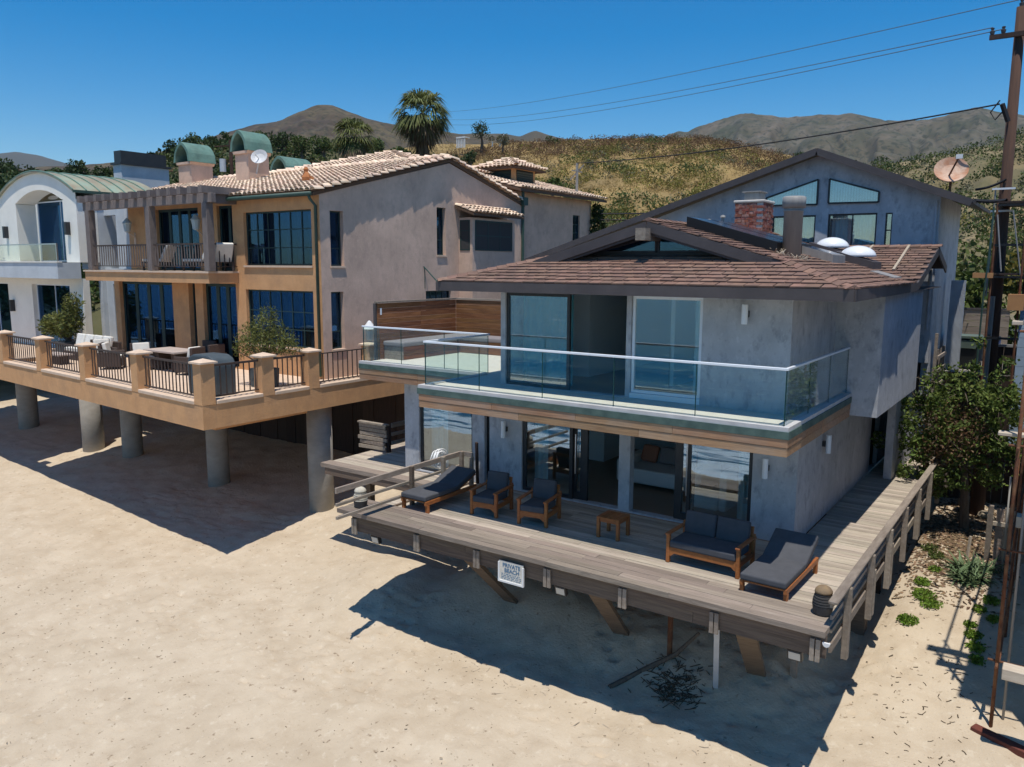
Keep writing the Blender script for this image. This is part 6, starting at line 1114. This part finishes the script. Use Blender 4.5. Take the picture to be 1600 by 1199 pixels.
# ---- plants on the right
tr = thing('garden_tree', 'small glossy leaved tree overhanging the walkway beside the bins', 'tree', (1.8, 11.2, -4.4))
cb = [(1.6, 10.9, -.5, 1.0, .9, .8), (.75, 10.8, -1.0, .75, .8, .8), (2.5, 11, -.6, .9, .9, .7), (1.2, 10.6, -1.7, .9, .8, .8), (2.3, 10.8, -1.6, .9, .8, .8), (.6, 10.6, -2.0, .6, .7, .7), (1.7, 10.7, -2.5, .8, .7, .6), (2.75, 11.2, -2.2, .6, .7, .7), (1.0, 10.6, -2.9, .5, .6, .4)]
mb = MB(); mb.path([(1.85, 11.3, -4.5), (1.8, 11.2, -3.4), (1.7, 11.1, -2.4)], [.13, .11, .09], 8)
for b in cb:
    mb.path([(1.7, 11.1, -2.5), ((1.7+b[0])/2, (11.1+b[1])/2+.1, (-2.5+b[2])/2), (b[0], b[1], b[2])], [.07, .045, .02], 6)
    for k in range(9): d = RNG.normal(0, .6, 3); mb.path([(b[0], b[1], b[2]), (b[0]+d[0]*b[3], b[1]+d[1]*b[4], b[2]+d[2]*b[5])], [.018, .008], 4)
obj('trunk', mb, 'bark', tr); rg = np.random.default_rng(77); tw_ = [(b[0]+rg.normal(0, .62)*b[3], b[1]+rg.normal(0, .6)*b[4], b[2]+rg.normal(0, .62)*b[5], *(rg.uniform(.12, .34, 3))) for b in cb for _ in range(15)]
leaves('crown', tw_, 8200, .135, .07, 'leaf_tree', tr, 41, shell=.1); leaves('inner_leaves', cb, 2600, .12, .06, 'leaf_tree', tr, 43, shell=.0); leaves('dry_leaves', [(1.5, 10.5, -1.6, .9, .8, .9), (1.0, 10.4, -2.2, .5, .5, .5)], 1300, .1, .05, 'leaf_dry', tr, 42, shell=.1)
def blades(name, c, n, l, w, mat, parent, seed, up=.5):
    rg = np.random.default_rng(seed); V = []; Fs = []; g = org(parent)
    for i in range(n):
        a = rg.uniform(0, 6.28); e = rg.uniform(.15, 1.35); L_ = l*rg.uniform(.6, 1.15); p = np.array(c)+np.array([rg.normal(0, .12), rg.normal(0, .12), 0])*l-np.array(g); o = len(V); k = 4
        sd = np.array([-math.sin(a), math.cos(a), 0])
        for j in range(k+1):
            t = j/k; ee = e-1.0*t*rg.uniform(.6, 1.1); 
            if j: p = p+np.array([math.cos(a)*math.cos(ee), math.sin(a)*math.cos(ee), math.sin(ee)])*L_/k
            ww = w*(1-t**1.5)*.5+.002; V += [p-sd*ww, p+sd*ww]
        Fs += [(o+2*j, o+2*j+1, o+2*j+3, o+2*j+2) for j in range(k)]
    ob = link(bpy.data.objects.new(name, raw_mesh(name, np.array(V), np.array(Fs), mat)), parent); ORG[ob.name] = g; return ob
al = thing('aloe', 'spiky grey green aloe clump on the sand under the plank fence', 'succulent', (2.35, 7.9, -4.68))
for k, (x, y) in enumerate(((2.15, 7.6), (2.55, 7.7), (2.35, 8.1), (2.7, 8.3), (2.1, 8.1), (2.4, 7.4))): blades('rosette', (x, y, sample_sand(x, y)), 46, .55, .06, 'leaf_aloe', al, 50+k)
def cover(pts, n, mat, label, seed, nm='ground_cover'):
    bl = [(x, y, sample_sand(x, y)+.03, r, r*1.3, .07) for x, y, r in pts]; o = leaves(nm, bl, n, .07, .05, mat, None, seed, shell=0, kind='stuff'); return tag(o, label, 'ground cover')
cover([(1.55, 6.3, .28), (1.75, 6.0, .25), (1.45, 6.9, .2)], 1500, 'leaf_bright', 'bright green succulent patch beside the walkway shadow', 61); cover([(1.42, 5.15, .22)], 600, 'leaf_bright', 'small bright green succulent tuft at the shadow edge', 62); cover([(2.68, 5.1, .2), (2.78, 4.7, .2), (2.84, 4.3, .15), (2.6, 5.5, .15)], 1200, 'leaf_bright', 'green creeping succulents by the scaffold shadow', 63); cover([(1.6, 7.7, .15)], 250, 'leaf_bright', 'tiny green sprig on the sand below the railing', 64)
for k, (x, y, r, l) in enumerate(((1.75, 13.4, .3, 'tan boulder in the dappled shade under the garden tree'), (1.95, 12.9, .16, 'small tan rock beside the boulder under the tree'), (2.25, 12.6, .2, 'pale rock near the plank fence under the tree'))):
    bm = bmesh.new(); bmesh.ops.create_icosphere(bm, subdivisions=2, radius=r); rg2 = random.Random(k)
    for v in bm.verts: v.co *= rg2.uniform(.8, 1.15); v.co.z *= .7
    me = bpy.data.meshes.new('rock'); bm.to_mesh(me); bm.free(); me.materials.append(MT['rock']); o = link(bpy.data.objects.new('rock', me)); o.location = (x, y, sample_sand(x, y)+r*.35); tag(o, l, 'rock', 'rocks under the garden tree')
rgl = np.random.default_rng(91); n_ = 5200; lx = np.where(rgl.random(n_) < .6, rgl.normal(1.9, .55, n_), rgl.uniform(.9, 3.3, n_)); ly = np.clip(rgl.normal(10.6, 2.2, n_), 6.2, 14.1); lz = sandz(lx, ly)+.012; a_ = rgl.uniform(0, 6.28, n_); ll = rgl.uniform(.03, .09, n_)
t_ = np.stack([np.cos(a_)*ll, np.sin(a_)*ll, rgl.normal(0, .012, n_)], 1); s_ = np.stack([-np.sin(a_)*ll*.5, np.cos(a_)*ll*.5, rgl.normal(0, .012, n_)], 1); c_ = np.stack([lx, ly, lz], 1)
o = link(bpy.data.objects.new('leaf_litter', raw_mesh('leaf_litter', np.stack([c_-t_, c_+s_, c_+t_, c_-s_], 1).reshape(-1, 3), np.arange(n_*4).reshape(-1, 4), 'litter'))); o['kind'] = 'stuff'; tag(o, 'brown fallen leaves littering the sand under the garden tree', 'leaf litter')
cover([(1.5, 8.6, .2), (1.3, 9.2, .25)], 700, 'leaf_mid', 'low green weeds along the walkway foot under the tree', 65); cover([(2.9, 6.6, .2), (2.7, 6.2, .16), (3.0, 5.9, .15)], 700, 'leaf_bright', 'green creeping succulents in front of the plank fence', 66)
# ---- trees and palms inland
def tree(x, y, z, r, label, mat, seed, grp=None, nm='tree', zb=None, n=900, L=.3, fl=.9):
    g = z-r*1.7 if zb is None else zb; t = thing(nm, label, 'tree' if r > .8 else 'shrub', (x, y, g), grp); rg = np.random.default_rng(seed)
    bl = [(x, y, z, r*.75, r*.75, r*fl*.75)] + [(x+rg.normal(0, .5)*r, y+rg.normal(0, .4)*r, z+rg.normal(0, .32)*r*fl, r*.5, r*.5, r*.42*fl) for _ in range(6)]
    mb = MB(); mb.path([(x, y, g), (x+.1*r, y, (g+z)/2), (x, y, z)], [.12*r+.05, .09*r+.03, .03], 6)
    for b in bl[1:]: mb.path([(x+.1*r, y, (g+z)/2), b[:3]], [.05*r, .015], 4)
    obj('trunk', mb, 'bark', t); leaves('crown', bl, n, L, L*.65, mat, t, seed, shell=.3); return t
BT = [(-101.9,31.6,13.7,1.48),(-98.1,32.9,13.3,1.26),(-95.3,34.2,13.2,1.15),(-89.9,33.7,13.6,1.44),(-91.3,37.5,13.3,1.39),(-90,39.9,13.7,1.3),(-92,44.4,15.7,1.26),(-93.3,47.9,17.1,1.39),(-94.7,51.4,18.5,1.62),(-93.1,53.7,19.1,1.33),(-90,54.6,19,1.21),(-89.8,58.2,19.9,1.33),(-83,57.2,18.9,1.35),(-72.3,51.3,16.7,1.61),(-73.6,55.9,17.5,1.51),(-71.8,63.5,18.3,1.3),(-61.5,56.7,15.7,1.0)]
BL = ['dark round tree on the hill at the far left edge of the picture', 'dark tree on the hill above the left end of the white arch', 'low dark tree above the middle of the white arch', 'tall dark pine like tree behind the thin white pipe', 'dark tree right of the thin white pipe', 'dark tree just left of the white house chimney', 'dark tree directly behind the white house chimney cowl', 'olive tree right of the white house chimney', 'large round olive tree on the hill above the left copper hood', 'dark tree on the skyline between the left copper hood and the distant pole', 'dark tree on the skyline behind the distant utility pole', 'dark tree behind the middle copper hood', 'dark tree on the skyline right of the middle copper hood', 'bright leafy bush cluster left of the shorter palm', 'bright leafy tree directly behind the shorter palm', 'grey green tree between the two palms', 'small dark bush low on the hill left of the tall palm']
for i, (b, l) in enumerate(zip(BT, BL)): tree(*b, l, ('leaf_dark', 'leaf_dark', 'leaf_mid')[i % 3] if i < 13 else 'leaf_mid', 70+i, 'trees on the left hillside')
for b, l, m_ in (((-87, 105.7, 26.9, 2.3), 'dark cypress like tree on the skyline right of the white pavilion', 'leaf_dark'), ((-83.9, 108, 25.5, 1.45), 'grey green bush at the foot of the skyline tree', 'leaf_grey'), ((-72.7, 78.8, 17.9, 1.5), 'low dark green bush right of the tall palm', 'leaf_dark'), ((-73.2, 84.8, 19, 1.3), 'dark green bush on the dry grass below the white pavilion', 'leaf_dark'), ((-65, 58.9, 15.6, 1.1), 'dark green bush left of the tall palm trunk', 'leaf_dark'), ((-81.2, 121.9, 26.4, 1.5), 'olive bush at the left end of the brown ridge', 'leaf_mid'), ((-48.9, 137.4, 23.6, 1.7), 'dark bush below the crest of the golden hill', 'leaf_dark'), ((-41.1, 145.1, 23.4, 1.6), 'dark bush at the right end of the golden crest', 'leaf_dark'), ((-54.7, 140.6, 25.6, 1.4), 'green bush on the golden crest under the rocky mountain', 'leaf_mid'), ((-37.8, 48.8, 11.6, .55), 'small green bush right of the cupola roof', 'leaf_mid'), ((-33.6, 45.5, 9.6, .8), 'green bush above the wing roof by the cupola', 'leaf_mid')): tree(*b, l, m_, 120+int(b[0]), 'bushes on the golden hillside', 'shrub', n=800)
tree(.9, 20.5, 1.7, 1.5, 'broad leaved green plant between the corrugated panel and the pole', 'leaf_mid', 201, nm='leafy_plant', zb=-1, n=700, L=.38, fl=1.3); tree(2.4, 21, 2.4, 1.2, 'yellow green plant behind the scaffold tower', 'leaf_gold', 202, nm='leafy_plant', zb=-1, n=500, L=.3, fl=1.2); tree(-.6, 24, 2.3, 1.5, 'green bush behind the right wall of the gabled house', 'leaf_mid', 203, nm='leafy_plant', zb=-1, n=800, L=.28)
for k, (x, y) in enumerate(((.8, 19.6), (1.4, 20.0))):
    t = thing('banana_plant', 'banana like plant with long pale green leaves behind the bins, ' + ('left one' if k == 0 else 'right one'), 'plant', (x, y, -.6)); blades('leaf_crown', (x, y, .2), 26, 2.3, .36, 'leaf_bright', t, 210+k)
iv = thing('climbing_ivy', 'dark ivy climbing the far end of the tan wing wall', 'climber', (-17, 24, 1)); leaves('ivy_leaves', [(-17.1, 24.0, 4.6, .35, .75, 1.3), (-17.1, 24.2, 2.6, .4, .7, 1.6), (-17.1, 23.9, 5.6, .25, .5, .5)], 2600, .16, .12, 'leaf_dark', iv, 215, shell=.3)
def fan_palm(x, y, z, r, zb, label, seed, nf=46, skirt=2.2, tr_=.24):
    t = thing('palm_tree', label, 'palm tree', (x, y, zb)); rg = np.random.default_rng(seed)
    mb = MB(); mb.path([(x, y, zb), (x+.1, y, (zb+z)/2), (x, y, z)], [tr_*1.1, tr_, tr_*.9], 10); obj('trunk', mb, 'palm_bark', t)
    def fans(n, e0, e1, c, rr, mat, nm, sp=1.0, fl=15):
        V = []
        for i in range(n):
            a = rg.uniform(0, 6.28); e = rg.uniform(e0, e1); d = np.array([math.cos(a)*math.cos(e), math.sin(a)*math.cos(e), math.sin(e)]); cc = np.array([x, y, z])
            if len(c): cc = np.array([x, y, rg.uniform(c[0], c[1])])
            base = cc+d*rr*.45*rg.uniform(.8, 1.2); sd = np.cross(d, [0, 0, 1.]); sd /= np.linalg.norm(sd)+1e-6; upv = np.cross(sd, d)
            w0 = sd*.02; V += [cc-w0, cc+w0, base+w0, base-w0]
            for k in range(fl):
                th = (k/(fl-1)-.5)*2.6*sp; l = rr*.62*rg.uniform(.85, 1.1); dd = d*math.cos(th)+sd*math.sin(th)+upv*rg.normal(0, .1); dr = np.array([0, 0, -1])*.5
                m1 = base+dd*l*.55; tip = base+dd*l+dr*l; pw = np.cross(dd, upv)*.05*rr/1.9
                V += [base, m1-pw, tip, m1+pw]
        V = np.array(V)-np.array(org(t)); o = link(bpy.data.objects.new(nm, raw_mesh(nm, V, np.arange(len(V)).reshape(-1, 4), mat)), t); return o
    fans(nf, -.55, 1.35, (), r, 'leaf_palm', 'fronds'); fans(nf//2, -1.2, -.2, (), r*.95, 'leaf_palm', 'lower_fronds'); fans(nf//2, -1.5, -.5, (z-.5, z), r*.9, 'leaf_palm_dead', 'dead_fronds'); fans(int(nf*.8), -1.56, -1.3, (z-skirt, z-.3), r*.75, 'leaf_palm_dead', 'skirt', .35)
fan_palm(-37.1, 32.9, 14.0, 2.35, -2, 'tall fan palm with shaggy skirt standing against the sky', 301); fan_palm(-35.8, 24.6, 11.1, 1.6, -2, 'shorter fan palm behind the tile roof ridge', 302, 36, 1.2, .18)
gz = thing('pavilion', 'tiny white garden pavilion on the golden hill skyline', 'pavilion', (-89.6, 103.6, 24.2)); mb = MB(); mb.box(-90.6, -88.6, 102.9, 104.4, 25.6, 25.85); obj('roof', mb, 'white_paint', gz)
for i in range(6): mb = MB(); x = -90.5+i*.36; mb.box(x-.07, x+.07, 102.95, 103.1, 23.9, 25.6); obj('post', mb, 'white_paint', gz)
mb = MB(); mb.bar((-84.3, 107.7, 24.3), (-83.7, 108.1, 26.5), .22, .22); solo('white_post', mb, 'white_paint', 'leaning white post on the golden hill skyline', 'post'); mb = MB(); mb.bar((-85.6, 107.2, 24.3), (-85.5, 107.2, 25.6), .16, .16); solo('white_post', mb, 'white_paint', 'short upright white post on the skyline left of the leaning one', 'post')
# ---- names for the setting
LB = dict(beach='pale dry sand beach with footprints and small debris', sea='blue sea with white surf', ground='dry earth behind the houses', road='asphalt coast road behind the houses', hillside='dry scrub hillside behind the houses', mountain='bare brown and grey mountain on the skyline',
    chaparral='dense dark chaparral covering the left hillside', dry_grass='dry golden grass on the hillside', yellow_scrub='yellow scrub on the hillside', green_scrub='green scrub on the hillside', grey_scrub='grey sage scrub on the hillside', brown_scrub='brown scrub along the hill crest', dark_scrub='dark scrub on the right hillside')
for o in S.objects:
    if o.parent is None and o.type == 'MESH' and 'label' not in o and o.name.split('.')[0] in LB: o['label'] = LB[o.name.split('.')[0]]; o['category'] = o.name.split('.')[0].replace('_', ' ')
# ---- thin sea haze in the air
hz = MB(); hz.box(-5200, 700, -900, 2900, -9.5, 560)
hm_ = bpy.data.materials.new('haze'); hm_.use_nodes = True; nt = hm_.node_tree; nt.nodes.clear()
ho = nt.nodes.new('ShaderNodeOutputMaterial'); pv = nt.nodes.new('ShaderNodeVolumePrincipled'); pv.inputs['Color'].default_value = (.75, .86, 1, 1); pv.inputs['Density'].default_value = .00006; pv.inputs['Anisotropy'].default_value = .2
nt.links.new(pv.outputs[0], ho.inputs['Volume']); MT['haze'] = hm_
o = solo('haze', hz, 'haze', 'thin bluish haze filling the air over the beach and hills', 'haze', kind='stuff')
